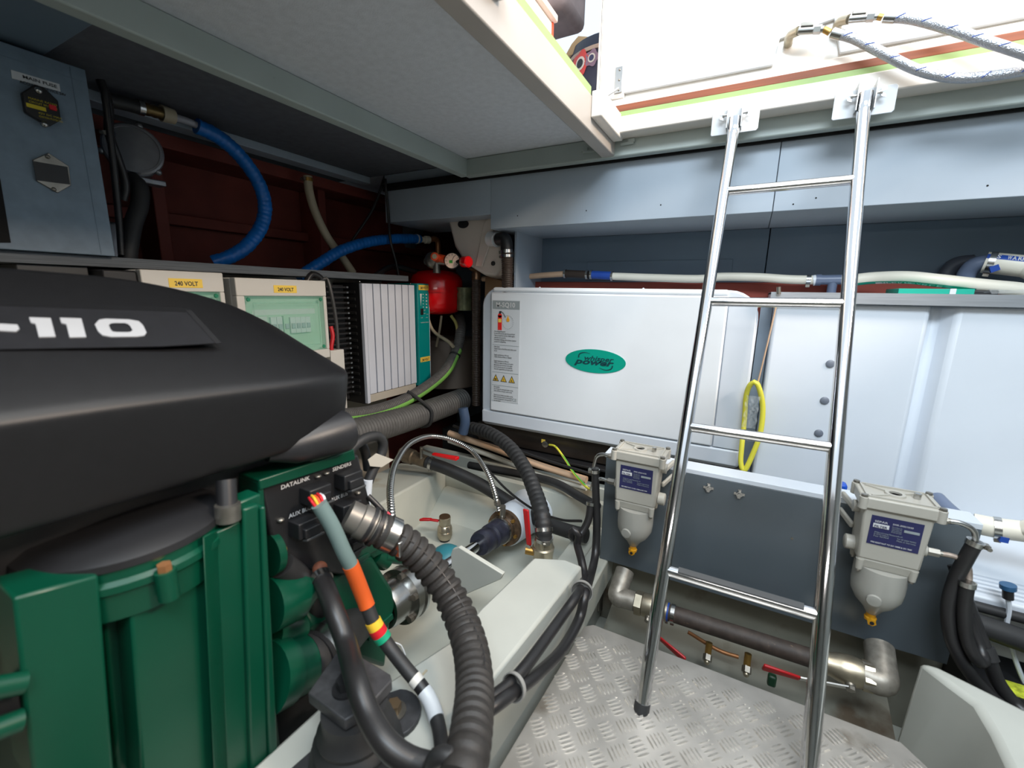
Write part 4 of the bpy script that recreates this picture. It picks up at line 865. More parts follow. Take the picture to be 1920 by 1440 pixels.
sl_ = [(-1.4200, 0.7495, 0.4434),(-1.4200, 0.8002, 0.4339),(-1.4200, 0.8501, 0.4075),(-1.4200, 0.8939, 0.3642),(-1.4200, 0.9228, 0.3125),(-1.4200, 0.9292, 0.2540),(-1.4200, 0.9069, 0.1919),(-1.4200, 0.8558, 0.1308),(-1.4300, 0.8055, 0.0947),(-1.4500, 0.7678, 0.0766)]
def wob(t): return .0205*(1+.035*sin(t*230)+.02*sin(t*97+1))
G().tube(sl_, wob, 18, .004).make('blue_sleeve', BLUEHOSE, bp)
b2_ = thing('blue_sleeved_pipe', 'lower blue sleeved pipe leading to the red expansion vessel', 'pipe', (-1.4200, 1.3622, 0.1847))
s2_ = [(-1.4400, 1.0454, 0.0436),(-1.4300, 1.1314, 0.0972),(-1.4200, 1.2245, 0.1511),(-1.4100, 1.3535, 0.1961),(-1.4000, 1.4985, 0.2244),(-1.3900, 1.6493, 0.2409)]
G().tube(s2_, wob, 18, .004).make('blue_sleeve', BLUEHOSE, b2_)
a, b = V((-1.3900, 1.6269, 0.2384)), V((-1.3850, 1.6660, 0.2402)); G().lathe(a, b-a, [(0, .022), (.008, .0215), (.014, .016), (.02, .012)], 18).make('white_end_cap', LABELW, b2_)
a, b = V((-1.3850, 1.6584, 0.2393)), V((-1.3750, 1.7083, 0.2420)); G().lathe(a, b-a, [(0, .013), (.02, .013), (.022, .018), (.045, .018), (.046, .014)], 18).make('beige_union', CREAMH, b2_)
G().tube([(-1.3750, 1.7043, 0.2416),(-1.3700, 1.7424, 0.2505),(-1.3700, 1.7625, 0.2330),(-1.3700, 1.7609, 0.1730)], .0125, 14, .004).make('copper_elbow', COPPER, b2_)
bh = hose('beige_hose', 'beige hose hanging from the red stringer behind lower blue pipe', 'hose', [(-1.5000, 1.1600, 0.4137),(-1.5000, 1.1619, 0.3585),(-1.5000, 1.1834, 0.2866),(-1.4900, 1.2216, 0.2031),(-1.4800, 1.2746, 0.1366),(-1.4700, 1.3210, 0.0718)], .0155, BEIGEH)
q, d = along([(-1.5000, 1.1600, 0.4137),(-1.5000, 1.1619, 0.3585)], .3); band(bh, q, d, .016, .012, BRASS)
ep = thing('exhaust_pipe', 'dark grey insulated exhaust pipe in the shadow under the beam', 'pipe', (-1.8839, 1.8500, 0.3059))
G().tube([(-2.0277, 1.8000, 0.1624),(-1.9971, 1.8000, 0.2767),(-1.8885, 1.8200, 0.3719),(-1.7700, 1.8600, 0.3981)], .055, 22, .01).make('left_bend', DKPVC, ep)
G().tube([(-2.0034, 1.9500, 0.0492),(-1.8265, 1.9500, 0.1988),(-1.7278, 1.9800, 0.3573),(-1.6650, 2.0000, 0.4548)], .075, 22, .02).make('right_bend', DKPVC, ep)
a, b = V((-2.0367, 1.8000, 0.2091)), V((-2.0158, 1.8000, 0.2546)); G().ring(a, b, .056, .004).make('steel_band', STEELD, ep)
for i, (pp, nm) in enumerate((([(-1.4200, 1.4759, 0.4766),(-1.4500, 1.4307, 0.3438),(-1.4800, 1.3580, 0.2289),(-1.5000, 1.2919, 0.1385)], 'thin black cable slanting from the beam end to beige hose'), ([(-1.3800, 1.4337, 0.4528),(-1.3800, 1.4445, 0.3201),(-1.3700, 1.4406, 0.2124),(-1.3600, 1.4573, 0.1265),(-1.3600, 1.4735, 0.0604)], 'black cable dropping in front of the grey exhaust pipe'), ([(-1.3600, 1.3251, 0.0546),(-1.4000, 1.4758, 0.1060),(-1.3800, 1.5910, 0.0937),(-1.4000, 1.6941, 0.0892)], 'black cable lying along shelf end toward the red vessel'))):
    hose('black_cable', nm, 'cable', pp, .0055 if i != 2 else .012, BLACKH, seg=10)
# ------------------------------------------------------------------ white water lock hung behind the beam
wl = thing('exhaust_gooseneck', 'white plastic exhaust gooseneck with black oval badge left of beam end', 'exhaust part', (-1.0636, 1.6200, 0.1983))
oo = [(-1.1681, 1.5600, 0.3286),(-0.9364, 1.5600, 0.3250),(-0.9329, 1.5600, 0.2286),(-0.8877, 1.5600, 0.1498),(-0.8943, 1.5600, 0.0985),(-0.9262, 1.5600, 0.0675),(-0.9772, 1.5600, 0.0719),(-1.0721, 1.5600, 0.1199),(-1.1259, 1.5600, 0.1901)]
cc = sum((V(p) for p in oo), V())/len(oo)
G().hull2([V(p)+V((0, 0, 0)) for p in oo], [cc+(V(p)-cc)*1.12+V((0, .10, 0)) for p in oo]).make('moulding', mat('warm_white_plastic', (206, 196, 186), .35, vary=.04), wl, bevel=.012, seg=3)
G().prism([(-0.9770, 1.5580, 0.2711),(-0.9376, 1.5580, 0.3129),(-0.9318, 1.5580, 0.2283),(-0.9838, 1.5580, 0.1057),(-1.0176, 1.5580, 0.1061)], (0, -.006, 0)).make('raised_ridge', MATS['warm_white_plastic'], wl, bevel=.004)
bc = V((-1.0791, 1.5560, 0.2765)); G().prism([bc+V((.026*cos(2*pi*k/28), 0, .0165*sin(2*pi*k/28))) for k in range(28)], (0, .006, 0)).make('oval_badge', BLACK, wl)
G().lathe((-0.9331, 1.5580, 0.1176), (0, -1, 0), [(0, .009), (.004, .009), (.005, .005)], 16).make('rubber_plug', BLACKR, wl)
a = V((-0.9477, 1.5600, 0.2130)); b = V((-0.8916, 1.5400, 0.2045)); G().lathe(a, b-a, [(0, .030), (.03, .027), (.036, .029), (.042, .029)], 24).make('spigot', WHITE, wl)
o = G().tube([(-0.9013, 1.5400, 0.2068),(-0.8668, 1.5300, 0.2063),(-0.8570, 1.5300, 0.1862),(-0.8565, 1.5300, 0.1545)], .0235, 20, .004).make('black_elbow', BLACK, wl)
rh_ = [(-0.8567, 1.5300, 0.1664),(-0.8532, 1.5300, 0.1024),(-0.8510, 1.5300, -0.0201)]
rr_ = hose('ribbed_drain_hose', 'brown-black ribbed hose going down from the gooseneck elbow', 'hose', rh_, .0215, RIBBR, rib=(.008, .05))
q, d = along(rh_, .06); band(rr_, q, d, .0235, .012); q, d = along(rh_, .16); band(rr_, q, d, .0235, .010)
rh_ = [(-1.0423, 1.6000, 0.0827),(-1.0422, 1.6000, -0.0242),(-1.0420, 1.6000, -0.2079),(-1.0417, 1.6000, -0.4977)]
rr_ = hose('ribbed_drain_hose', 'dark ribbed hose standing between red vessel and white generator', 'hose', rh_, .0185, RIBBR, rib=(.008, .05))
a, b = V((-1.0423, 1.6000, 0.1002)), V((-1.0423, 1.6000, 0.0518)); G().lathe(a, b-a, [(0, .036), (.006, .028), (.012, .017), (.02, .0195), (.045, .0195)], 20).make('copper_collar', mat('bronze', (120, 92, 70), .3, .8), rr_)
tag(G().prism([(-1.0218, 1.6400, 0.0666),(-0.8904, 1.6400, 0.0447),(-0.8826, 1.6400, -0.3403),(-1.0334, 1.6400, -0.3558)], (0, .01, 0)).make('wooden_back_board', mat('tan_ply', (150, 118, 88), .6, vary=.1)), 'tan plywood board behind the gooseneck hoses', 'board')
tag(G().lathe((-1.1862, 1.7200, -0.0817), (0, 0, 1), [(0, .036), (.10, .036), (.102, .038), (.106, .038)], 22).make('filter_canister', mat('olive_can', (120, 126, 96), .4, .3, vary=.35, vscale=26), bevel=.001), 'small olive and gold canister right of the red vessel', 'canister')
# ------------------------------------------------------------------ red expansion vessel
ev = thing('expansion_vessel', 'red pressure expansion vessel with gauge and valves at the corner', 'expansion vessel', (-1.2408, 1.5800, -0.0991))
c = V((-1.3326, 1.7000, -0.0002)); r = .124
G().lathe(c, (0, 0, 1), [(-.104, .02), (-.102, .07), (-.090, .103), (-.066, .119), (-.03, r), (.05, r), (.075, .116), (.092, .098), (.102, .06), (.105, .02)], 44).make('tank', RED, ev)
G().lathe(c, (0, 0, 1), [(.000, r-.001), (.0, r+.007), (.010, r+.007), (.010, r-.001)], 44).make('seam', RED, ev)
q = c+V((-.20, -.98, 0)).normalized()*(r+.002)+V((0, 0, -.018)); G().obox(q, (.008, 0, 0), (0, .005, 0), (0, 0, .016)).make('clip', mat('dark_red', (110, 12, 18), .4), ev)
m = thing('pressure_switch_group', 'orange relief valve, pressure gauge and red cap above the red vessel', 'valve group', (-1.1737, 1.5400, 0.0960))
a, b = V((-1.2653, 1.5400, 0.1306)), V((-1.0636, 1.5400, 0.1227)); g = G(); g.cyl(a, b, .014, 16); g.sphere((-1.2283, 1.5450, 0.1347), .036, 20); g.cyl((-1.2038, 1.5400, 0.1558), (-1.2054, 1.5400, 0.0807), .016, 16); g.make('manifold', STEELD, m)
n = V((.35, -.93, .12)).normalized(); 
c1 = V((-1.1906, 1.5300, 0.1395)); G().lathe(c1, n, [(0, .017), (.045, .017), (.046, .014)], 18).make('orange_cap', ORANGE2, m); G().lathe(c1+n*.044, n, [(0, .011), (.004, .010), (.004, .005)], 16).make('cap_insert', BEIGEH, m)
c1 = V((-1.1821, 1.5300, 0.1415)); G().cyl(c1, V((-1.1487, 1.5300, 0.1343)), .0165, 18).make('orange_body', ORANGE2, m)
c1 = V((-1.1131, 1.5300, 0.1271)); o = G().lathe(c1, n, [(-.03, .020), (0, .034), (.012, .034), (.013, .031)], 28).make('gauge_case', BLACK, m)
G().lathe(c1+n*.0125, n, [(0, .0305), (.0012, .0305)], 28).make('gauge_dial', mat('dial_cream', (226, 200, 184), .4), o)
k = n.cross(V((0, 0, 1))).normalized(); up = k.cross(n)
g = G()
for i in range(9):
    a_ = -.6+i*.55; g.obox(c1+n*.0142+(k*cos(a_)+up*sin(a_))*.025, (k*cos(a_)+up*sin(a_))*.003, (k*-sin(a_)+up*cos(a_))*.0008, n*.0004)
g.obox(c1+n*.0144+up*.008-k*.004, (up-k*.5).normalized()*.012, k*.0009, n*.0004); g.make('dial_marks', TXTDK, o)
G().obox(c1+n*.0142-up*.004+k*.004, k*.007, up*.006, n*.0004).make('green_sector', mat('dial_green', (60, 150, 60), .5), o)
a, b = V((-1.0620, 1.5300, 0.1241)), V((-1.0049, 1.5150, 0.1221)); G().lathe(a, b-a, [(0, .020), (.004, .023), (.035, .023), (.04, .019), (.041, .012)], 20).make('red_knob', RED, m)
G().cyl((-1.0409, 1.5300, 0.1216), (-1.1508, 1.5400, 0.1263), .012, 14).make('black_stem', BLACK, m)
# pipes and tank in the corner below the vessel
for i, (pp, nm, r_, mm) in enumerate((([(-1.3317, 1.6200, -0.1039),(-1.2957, 1.6200, -0.1766),(-1.2101, 1.6200, -0.2209),(-1.1657, 1.6000, -0.2404)], 'thin grey pipe curving below the red vessel', .008, BEIGEH), ([(-1.2754, 1.6600, -0.1080),(-1.2893, 1.6600, -0.1788),(-1.3102, 1.6600, -0.2567)], 'grey pipe dropping straight from the red vessel', .006, BEIGEH), ([(-1.2198, 1.6600, -0.1058),(-1.1900, 1.6600, -0.1487),(-1.1788, 1.6600, -0.2472)], 'yellowish pipe beside the ribbed hose under the vessel', .007, mat('aged_yellow', (160, 150, 80), .5)))):
    hose('thin_pipe', nm, 'pipe', pp, r_, mm, seg=10)
tag(G().lathe(((-1.3920, 1.8600, -0.4261)[0], 1.86, -.48), (0, 0, 1), [(0, .160), (.22, .160), (.245, .15), (.25, .10)], 36).make('brown_grey_tank', mat('taupe_plastic', (128, 116, 106), .5, vary=.08), bevel=.004), 'round taupe tank in the corner beside the inverter', 'tank')
# ------------------------------------------------------------------ inverter
iv = thing('inverter', 'ribbed silver inverter charger with teal control strip on the left wall', 'inverter', (-1.39, 1.38, -.44))
G().box(-1.46, -1.3125, 1.205, 1.50, -.445, .030).make('case', BLACK, iv, bevel=.003)
g = G()
for k in range(16):
    z = -.005-.0265*k; G().box(-1.425, -1.335, 1.2015, 1.2055, z-.005, z+.005).make('vent_slot', DARK, iv, bevel=.001)
for k in range(7):
    y0 = 1.222+k*.0405; G().box(-1.314, -1.298, y0, y0+.0345, -.405, .028).make('fin', mat('anodised_fin', (208, 214, 226), .4, 0, vary=.03), iv, bevel=.001)
G().box(-1.312, -1.297, 1.205, 1.220, -.440, .028).make('corner_profile', MATS['anodised_fin'], iv, bevel=.001)
G().box(-1.312, -1.304, 1.220, 1.50, -.440, -.408).make('bottom_cover', CREAMBOARD, iv, bevel=.001)
st = G().box(-1.46, -1.285, 1.506, 1.582, -.42, .036).make('control_strip', TEAL, iv, bevel=.002)
xf = -1.2848
for z, nm in ((.018, 0), (-.302, 1)):
    tl = G().box(xf, xf+.001, 1.512, 1.580, z-.010, z+.012).make('voltage_label', YELTAG, st)
    text('lettering', '240 VOLT', (xf+.0011, 1.521, z-.006), (0, 1, 0), (0, 0, 1), .016, TXTDK, tl, width=.050, bold=.02)
g = G().prism([(xf, 1.520, -.008), (xf, 1.532, -.008), (xf, 1.524, -.060)], (.0006, 0, 0)); g.make('power_scale', TXTWH, st)
g = G()
for k in range(5): g.sphere((xf, 1.541, -.010-.014*k), .0025, 8); g.sphere((xf, 1.563, -.012-.014*k), .003 if k % 2 else .004, 8)
g.make('indicator_lights', TXTWH, st)
G().box(xf-.002, xf+.003, 1.521, 1.538, -.100, -.072).make('rocker_switch', BLACK, st, bevel=.001)
for i, (s, y, z) in enumerate((('off', 1.541, -.082), ('on', 1.541, -.096), ('alarm', 1.562, -.100), ('mode', 1.522, -.114), ('power', 1.556, -.114), ('INVERTER CHARGER', 1.520, -.136))): text('small_print', s, (xf+.0004, y, z), (0, 1, 0), (0, 0, 1), .006, TXTWH, st, width=.012 if i < 5 else .055)
lab(G().box(-1.46, -1.29, 1.584, 1.592, -.43, .026).make('end_profile', MATS['anodised_fin'], iv, bevel=.002), 'pale end profile')
for y in (1.215, 1.50): G().sphere((-1.32, y, .034), .004, 10).make('case_screw', STEEL, iv)
# heat sink behind it, wires
hk = thing('heat_sink', 'black toothed heat sink between enclosure and inverter', 'heat sink', (-1.40, 1.13, -.30))
G().box(-1.46, -1.36, 1.09, 1.17, -.42, .02).make('core', BLACK, hk)
for k in range(22): G().box(-1.36, -1.335, 1.075, 1.175, .008-.019*k, .016-.019*k).make('tooth', BLACK, hk, bevel=.0015)
for k in range(22): G().box(-1.334, -1.330, 1.160, 1.168, .009-.019*k, .015-.019*k).make('pin', STEEL, hk)
hose('grey_wire', 'grey wire arching beside the right enclosure', 'wire', [(-1.3000, 1.0189, 0.0247),(-1.2900, 1.0421, 0.0397),(-1.2800, 1.0481, -0.0012),(-1.2800, 1.0625, -0.1021),(-1.2800, 1.0635, -0.2062)], .006, DKGREY, seg=8)
hose('grey_wire', 'black wire bundle looping over the right enclosure top', 'wire', [(-1.3000, 0.9720, 0.0267),(-1.3000, 0.9943, 0.0517),(-1.3000, 1.0247, 0.0425),(-1.3000, 1.0357, 0.0216)], .010, BLACKH, seg=10)
hose('red_wire', 'red wires behind the edge of the right enclosure', 'wire', [(-1.2850, 1.0424, -0.1237),(-1.2800, 1.0445, -0.1571),(-1.2800, 1.0346, -0.1975),(-1.2800, 1.0398, -0.2170)], .007, REDT, seg=8)
tag(G().box(-1.46, -1.26, 1.015, 1.072, -.62, -.205).make('cable_trunking', BOXGREY, bevel=.002), 'light grey cable trunking left of the inverter', 'trunking')
# ------------------------------------------------------------------ 240 volt enclosures
def enclosure(lbl, y0, y1, z0, z1, det):
    t = thing('fuse_enclosure', lbl, 'enclosure', (-1.29, (y0+y1)/2, z0))
    G().box(-1.46, -1.275, y0, y1, z0, z1).make('back_box', BOXGREY, t, bevel=.004)
    # front frame round a window opening
    a, b, c_, d = y0+.022, y1-.012, z0+.030, z1-.050
    for nm, args in (('frame', (y0, y1, d, z1)), ('frame', (y0, y1, z0, c_)), ('frame', (y0, a, c_, d)), ('frame', (b, y1, c_, d))):
        G().box(-1.275, -1.25, *args).make(nm, BOXGREY, t, bevel=.0025)
    G().box(-1.276, -1.272, a, b, c_, d).make('inner_panel', SEAFOAM, t)
    w_ = G().box(-1.256, -1.252, a-.002, b+.002, c_-.002, d+.002).make('window', GLASSG, t, bevel=.001)
    g = G(); g.tube([(-1.2505, a+.022, c_+.02), (-1.2505, a+.022, d-.02), (-1.2505, b-.022, d-.02), (-1.2505, b-.022, c_+.02)], .0022, 8, .3, closed=True, smooth=False); g.make('window_rib', GLASSG, w_)
    for y in (a+.010, b-.010):
        for z in (c_+.010, d-.010): G().lathe((-1.2525, y, z), (1, 0, 0), [(0, .006), (.003, .005)], 12).make('window_screw', mat('deep_green_plastic', (40, 140, 104), .3, alpha=.8), w_)
    yc = (y0+y1)/2+.008
    tl = G().box(-1.2505, -1.2490, yc-.045, yc+.030, z1-.040, z1-.018).make('voltage_label', YELTAG, t)
    text('lettering', '240 VOLT', (-1.2489, yc-.033, z1-.035), (0, 1, 0), (0, 0, 1), .015, TXTDK, tl, width=.052, bold=.02)
    if det:
        zz = c_+.085
        for k, (dy, wd_, hh, mm) in enumerate(((.035, .032, .06, LABELW), (.078, .018, .055, WHITE2), (.097, .018, .055, WHITE2), (.119, .018, .06, SEAFOAM), (.141, .0175, .05, WHITE2), (.159, .0175, .05, WHITE2), (.177, .0175, .05, WHITE2), (.195, .0175, .05, WHITE2))):
            br = G().box(-1.272, -1.262, a+dy, a+dy+wd_, zz-hh/2, zz+hh/2).make('breaker', mm, t, bevel=.001)
            G().box(-1.263, -1.258, a+dy+.003, a+dy+wd_-.003, zz-.010, zz+.006).make('breaker_lever', BLUEGREY if k else mat('lime_tag', (190, 200, 40), .5), br, bevel=.001)
        G().box(-1.2722, -1.2712, a+.03, b-.02, zz+.034, zz+.050).make('marking_strip', LABELW, t)
    else:
        G().box(-1.272, -1.262, a+.03, b-.03, c_+.03, d-.03).make('white_block', LABELW, t, bevel=.01)
    return t
enclosure('right 240 volt enclosure with breakers behind a green tinted window', .712, 1.005, -.225, .030, 1)
enclosure('left 240 volt enclosure with green window half hidden by the engine cover', .500, .682, -.235, .040, 0)
tag(G().box(-1.46, -1.26, .435, .498, -.2, .036).make('black_terminal_block', BLACK, bevel=.004), 'black terminal block left of the left enclosure', 'terminal block')
tag(G().box(-1.46, -1.315, .32, .43, -.05, .042).make('dark_grey_plate', DKGREY, bevel=.002), 'dark grey plate on the cream board above engine cover', 'plate')
# ------------------------------------------------------------------ grey ribbed exhaust hose and lime striped hose
pts = [(-1.1000, 0.6193, -0.4114),(-1.1200, 0.7690, -0.4467),(-1.1300, 0.9295, -0.4668),(-1.1400, 1.0775, -0.4812),(-1.1500, 1.2856, -0.4944),(-1.1500, 1.4755, -0.4951),(-1.1400, 1.6366, -0.4885)]
ex_ = hose('ribbed_exhaust_hose', 'thick grey ribbed exhaust hose passing below the inverter', 'hose', pts, .049, GREYHOSE, rib=(.0150, .045), seg=28)
p2 = [(-1.1700, 0.8114, -0.3788),(-1.1700, 0.9679, -0.4116),(-1.1800, 1.1194, -0.4335),(-1.1800, 1.2755, -0.4280),(-1.1800, 1.4428, -0.3923),(-1.1700, 1.5558, -0.3375),(-1.1700, 1.6348, -0.2564),(-1.1800, 1.6798, -0.1691),(-1.2705, 1.8000, -0.1206),(-1.3609, 1.9000, -0.0588)]
gh = hose('lime_striped_hose', 'grey ribbed hose with lime stripe bending up beside the red vessel', 'hose', p2, .0235, GREYHOSE, rib=(.0085, .03), seg=20)
G().stripe(p2[0:7], .0246, (.85, -.35, -.42), -.5, .5, step=.006).make('lime_stripe', LIME, gh)
q, d = along(p2, .66); tie(gh, q, d, .0245, BLACK, .008)
q, d = along(pts, .72); 
u = V((1, 0, 0)); k = d.cross(u).normalized()
sp = [q+u*cos(a)*.0515+k*sin(a)*.0515 for a in [x*pi/9 for x in range(-7, 8)]]
q2, d2 = along(p2, .40); 
tag(G().tube([q2+V((.0, -.01, .027)), q2+V((.027, 0, .01)), q+V((.050, 0, .03)), q+V((.056, 0, -.01)), q+V((.040, 0, -.040)), q+V((0, 0, -.055))], .0075, 8, .006).make('black_strap', BLACKR), 'black strap holding the striped hose to the ribbed exhaust hose', 'strap')
# ------------------------------------------------------------------ engine
en = thing('engine', 'green marine diesel engine with charcoal plastic cover at left', 'engine', (-.78, .2, -.80))
# cover: one lofted shell, ridge line over crest over skirt
st_ = [(-.35, .020, -.550, -.100, 1), (-.1, .022, -.550, -.104, 1), (.10, .022, -.550, -.112, 1), (.17, .021, -.550, -.114, 1), (.22, .018, -.550, -.117, 1), (.27, .014, -.550, -.120, 1), (.32, .005, -.550, -.123, 1), (.37, -.009, -.551, -.127, 1), (.41, -.024, -.554, -.129, .99), (.44, -.040, -.560, -.131, .97), (.475, -.060, -.568, -.133, .94), (.503, -.081, -.585, -.134, .9), (.524, -.102, -.615, -.135, .85), (.534, -.122, -.68, -.136, .8)]
up_ = []
for y, zr, xc, zc, k in st_:
    xr = -.735; row = []
    zl = -.228-.03*(y-.09 if y < .33 else .24)
    if y > .40: zl = -.238+(y-.40)*.05
    row += [(min(xc-.2, -.80), y, zl), (xc-.07, y, zl-.003), (xc-.024, y, zl), (xc-.018, y, zl+.006), (xc-.008, y, zc-.068), (xc-.001, y, zc-.030), (xc+.002, y, zc-.010), (xc+.0015, y, zc-.004)]
    for t in (.015, .05, .12, .25, .4, .55, .7, .85, .95, 1): row.append((xc+(xr-xc)*t, y, zc+(zr-zc)*(t**.92)))
    for t in (.25, .6, 1): row.append((xr-(.20*t), y, zr+(zc-zr)*t**1.6))
    up_.append(row)
cv = G().grid(up_).make('engine_cover', COVER, en, angle=80)
sm = cv.modifiers.new('smooth', 'SUBSURF'); sm.levels = 1; sm.render_levels = 2
# recessed name field on the sloping side with the model number in grey relief
SL_ = []
nn = V((.125, 0, .185)).normalized()
LF = .0092
def sl(pts, nm, m, par, lift, th=.0012): return G().prism([V(p)+nn*lift for p in pts], nn*th).make(nm, m, par)
nf = sl([(-0.6787, 0.1325, -0.0280),(-0.6628, 0.3060, -0.0388),(-0.6052, 0.3105, -0.0777),(-0.6075, 0.2504, -0.0762),(-0.6207, 0.1149, -0.0672)], 'name_field', COVERLOW, cv, LF)
sl([(-0.6832, 0.1339, -0.0250),(-0.6676, 0.3105, -0.0356),(-0.6609, 0.3055, -0.0401),(-0.6773, 0.1321, -0.0290)], 'field_lip', COVER, cv, LF+.0005)
sl([(-0.6638, 0.3065, -0.0381),(-0.6635, 0.3133, -0.0383),(-0.6045, 0.3153, -0.0782),(-0.6036, 0.3082, -0.0788)], 'edge_shadow', BLACK, cv, LF+.0005)  # black strip painting the shadow along the right edge of the recess
GP = mat('grey_relief_print', (176, 176, 178), .45)
sl([(-0.6513, 0.1310, -0.0466),(-0.6482, 0.1485, -0.0487),(-0.6424, 0.1480, -0.0526),(-0.6392, 0.1447, -0.0548),(-0.6425, 0.1282, -0.0525)], 'lettering', GP, nf, LF+.0014)
sl([(-0.6576, 0.1600, -0.0423),(-0.6556, 0.1752, -0.0436),(-0.6297, 0.1691, -0.0612),(-0.6304, 0.1573, -0.0607),(-0.6484, 0.1614, -0.0485),(-0.6502, 0.1586, -0.0473)], 'lettering', GP, nf, LF+.0014)
sl([(-0.6559, 0.1823, -0.0435),(-0.6538, 0.1988, -0.0449),(-0.6268, 0.1917, -0.0631),(-0.6277, 0.1789, -0.0625),(-0.6463, 0.1837, -0.0499),(-0.6482, 0.1806, -0.0487)], 'lettering', GP, nf, LF+.0014)
oc = [(-0.6442, 0.2061, -0.0513),(-0.6510, 0.2127, -0.0467),(-0.6522, 0.2189, -0.0459),(-0.6497, 0.2396, -0.0476),(-0.6464, 0.2474, -0.0498),(-0.6394, 0.2482, -0.0546),(-0.6284, 0.2460, -0.0620),(-0.6238, 0.2417, -0.0651),(-0.6230, 0.2341, -0.0656),(-0.6250, 0.2117, -0.0643),(-0.6282, 0.2057, -0.0622),(-0.6339, 0.2045, -0.0583)]
ic = [(-0.6423, 0.2174, -0.0526),(-0.6445, 0.2203, -0.0511),(-0.6450, 0.2240, -0.0508),(-0.6442, 0.2330, -0.0513),(-0.6423, 0.2351, -0.0526),(-0.6389, 0.2355, -0.0549),(-0.6330, 0.2348, -0.0589),(-0.6308, 0.2322, -0.0604),(-0.6303, 0.2290, -0.0607),(-0.6314, 0.2193, -0.0600),(-0.6326, 0.2164, -0.0592),(-0.6359, 0.2160, -0.0570)]
g = G(); o1, i1 = [V(p)+nn*(LF+.0014) for p in oc], [V(p)+nn*(LF+.0014) for p in ic]
g.add(o1+i1+[p+nn*.0012 for p in o1+i1], [(24+k, 24+(k+1) % 12, 36+(k+1) % 12, 36+k) for k in range(12)]+[(k, (k+1) % 12, 24+(k+1) % 12, 24+k) for k in range(12)])
g.make('lettering', GP, nf)
# nose boss under the cover
G().lathe((-.585, .455, -.232), (.1, 1, .02), [(-.10, .012), (-.06, .028), (.02, .036), (.028, .036), (.030, .033), (.034, .033)], 28).make('nose_boss', COVERLOW, en)
# block and front cover, facing the floor plate
XB = -.555
def slab(pts, d, nm, m=GREEN, par=None, bev=.003): return G().prism([V(p) for p in pts], (-d, 0, 0)).make(nm, m, par or en, bevel=bev)
blk = G().box(-1.02, -.60, .095, .335, -.95, -.30).make('block', GREEN, en, bevel=.006)
slab([(-0.5520, 0.0894, -0.2753),(-0.5520, 0.1178, -0.2807),(-0.5520, 0.1475, -0.2876),(-0.5520, 0.1273, -0.5392),(-0.5520, 0.0741, -0.4734)], .06, 'front_cover_panel')
slab([(-0.5900, 0.1576, -0.3074),(-0.5900, 0.1846, -0.3131),(-0.5900, 0.1742, -0.6235),(-0.5900, 0.1394, -0.5805)], .02, 'cover_recess')
slab([(-0.5520, 0.1696, -0.2923),(-0.5520, 0.2456, -0.2987),(-0.5520, 0.2177, -0.6511),(-0.5520, 0.1485, -0.5655)], .06, 'front_cover_panel')
G().hull2([(-0.5350, 0.2357, -0.2854),(-0.5560, 0.2635, -0.2953),(-0.5560, 0.2356, -0.6760),(-0.5350, 0.2093, -0.6289)], [(-0.5800, 0.2555, -0.3094),(-0.5800, 0.2749, -0.3080),(-0.5800, 0.2458, -0.7052),(-0.5800, 0.2269, -0.6818)]).make('cover_rib', GREEN, en, bevel=.002)
slab([(-0.5530, 0.2586, -0.2970),(-0.5530, 0.2963, -0.2962),(-0.5530, 0.2659, -0.7115),(-0.5530, 0.2300, -0.6670)], .05, 'front_cover_panel')
slab([(-0.5450, 0.2894, -0.2779),(-0.5450, 0.3102, -0.2798),(-0.5450, 0.2805, -0.7240),(-0.5450, 0.2566, -0.6944)], .07, 'flange_strip')
slab([(-0.5400, 0.3096, -0.2835),(-0.5400, 0.3162, -0.2834),(-0.5400, 0.2928, -0.7358),(-0.5400, 0.2794, -0.7192)], .09, 'flange_strip')
g = G(); c = V((-.640, .205, -.318)); g.lathe(c, (0, 0, 1), [(-.03, .098), (0, .100), (.004, .104), (.012, .104), (.016, .099), (.028, .099), (.030, .09), (.030, .04)], 48); g.make('round_housing', GREEN, en); G().lathe(c, (0, 0, 1), [(.028, .101), (.036, .100), (.046, .085), (.05, .02)], 48).make('shade_disc', BLACK, en)  # black disc added on the housing for the dark shading under the cover
for a_ in (-1.25, -.1, .9): 
    g = G(); g.cyl(c+V((cos(a_)*.108, sin(a_)*.108, -.02)), c+V((cos(a_)*.108, sin(a_)*.108, .014)), .010, 14); g.make('bolt_boss', GREEN, en)
    g = G(); g.hexn(c+V((cos(a_)*.108, sin(a_)*.108, .014)), c+V((cos(a_)*.108, sin(a_)*.108, .022)), .007); g.make('housing_bolt', COPPER, en)
sd_ = G().cyl((-0.5550, 0.2750, -0.2851), (-0.5700, 0.2861, -0.2420), .0115, 16).make('cover_stud', BLACK, en)
G().cyl((-0.5550, 0.2752, -0.2889), (-0.5550, 0.2769, -0.2676), .0145, 16).make('grey_ring', STEELD, en)
slab([(-0.5550, 0.2851, -0.2712),(-0.5550, 0.3203, -0.2712),(-0.5550, 0.3179, -0.3095),(-0.5550, 0.2820, -0.2997)], .03, 'corner_block')
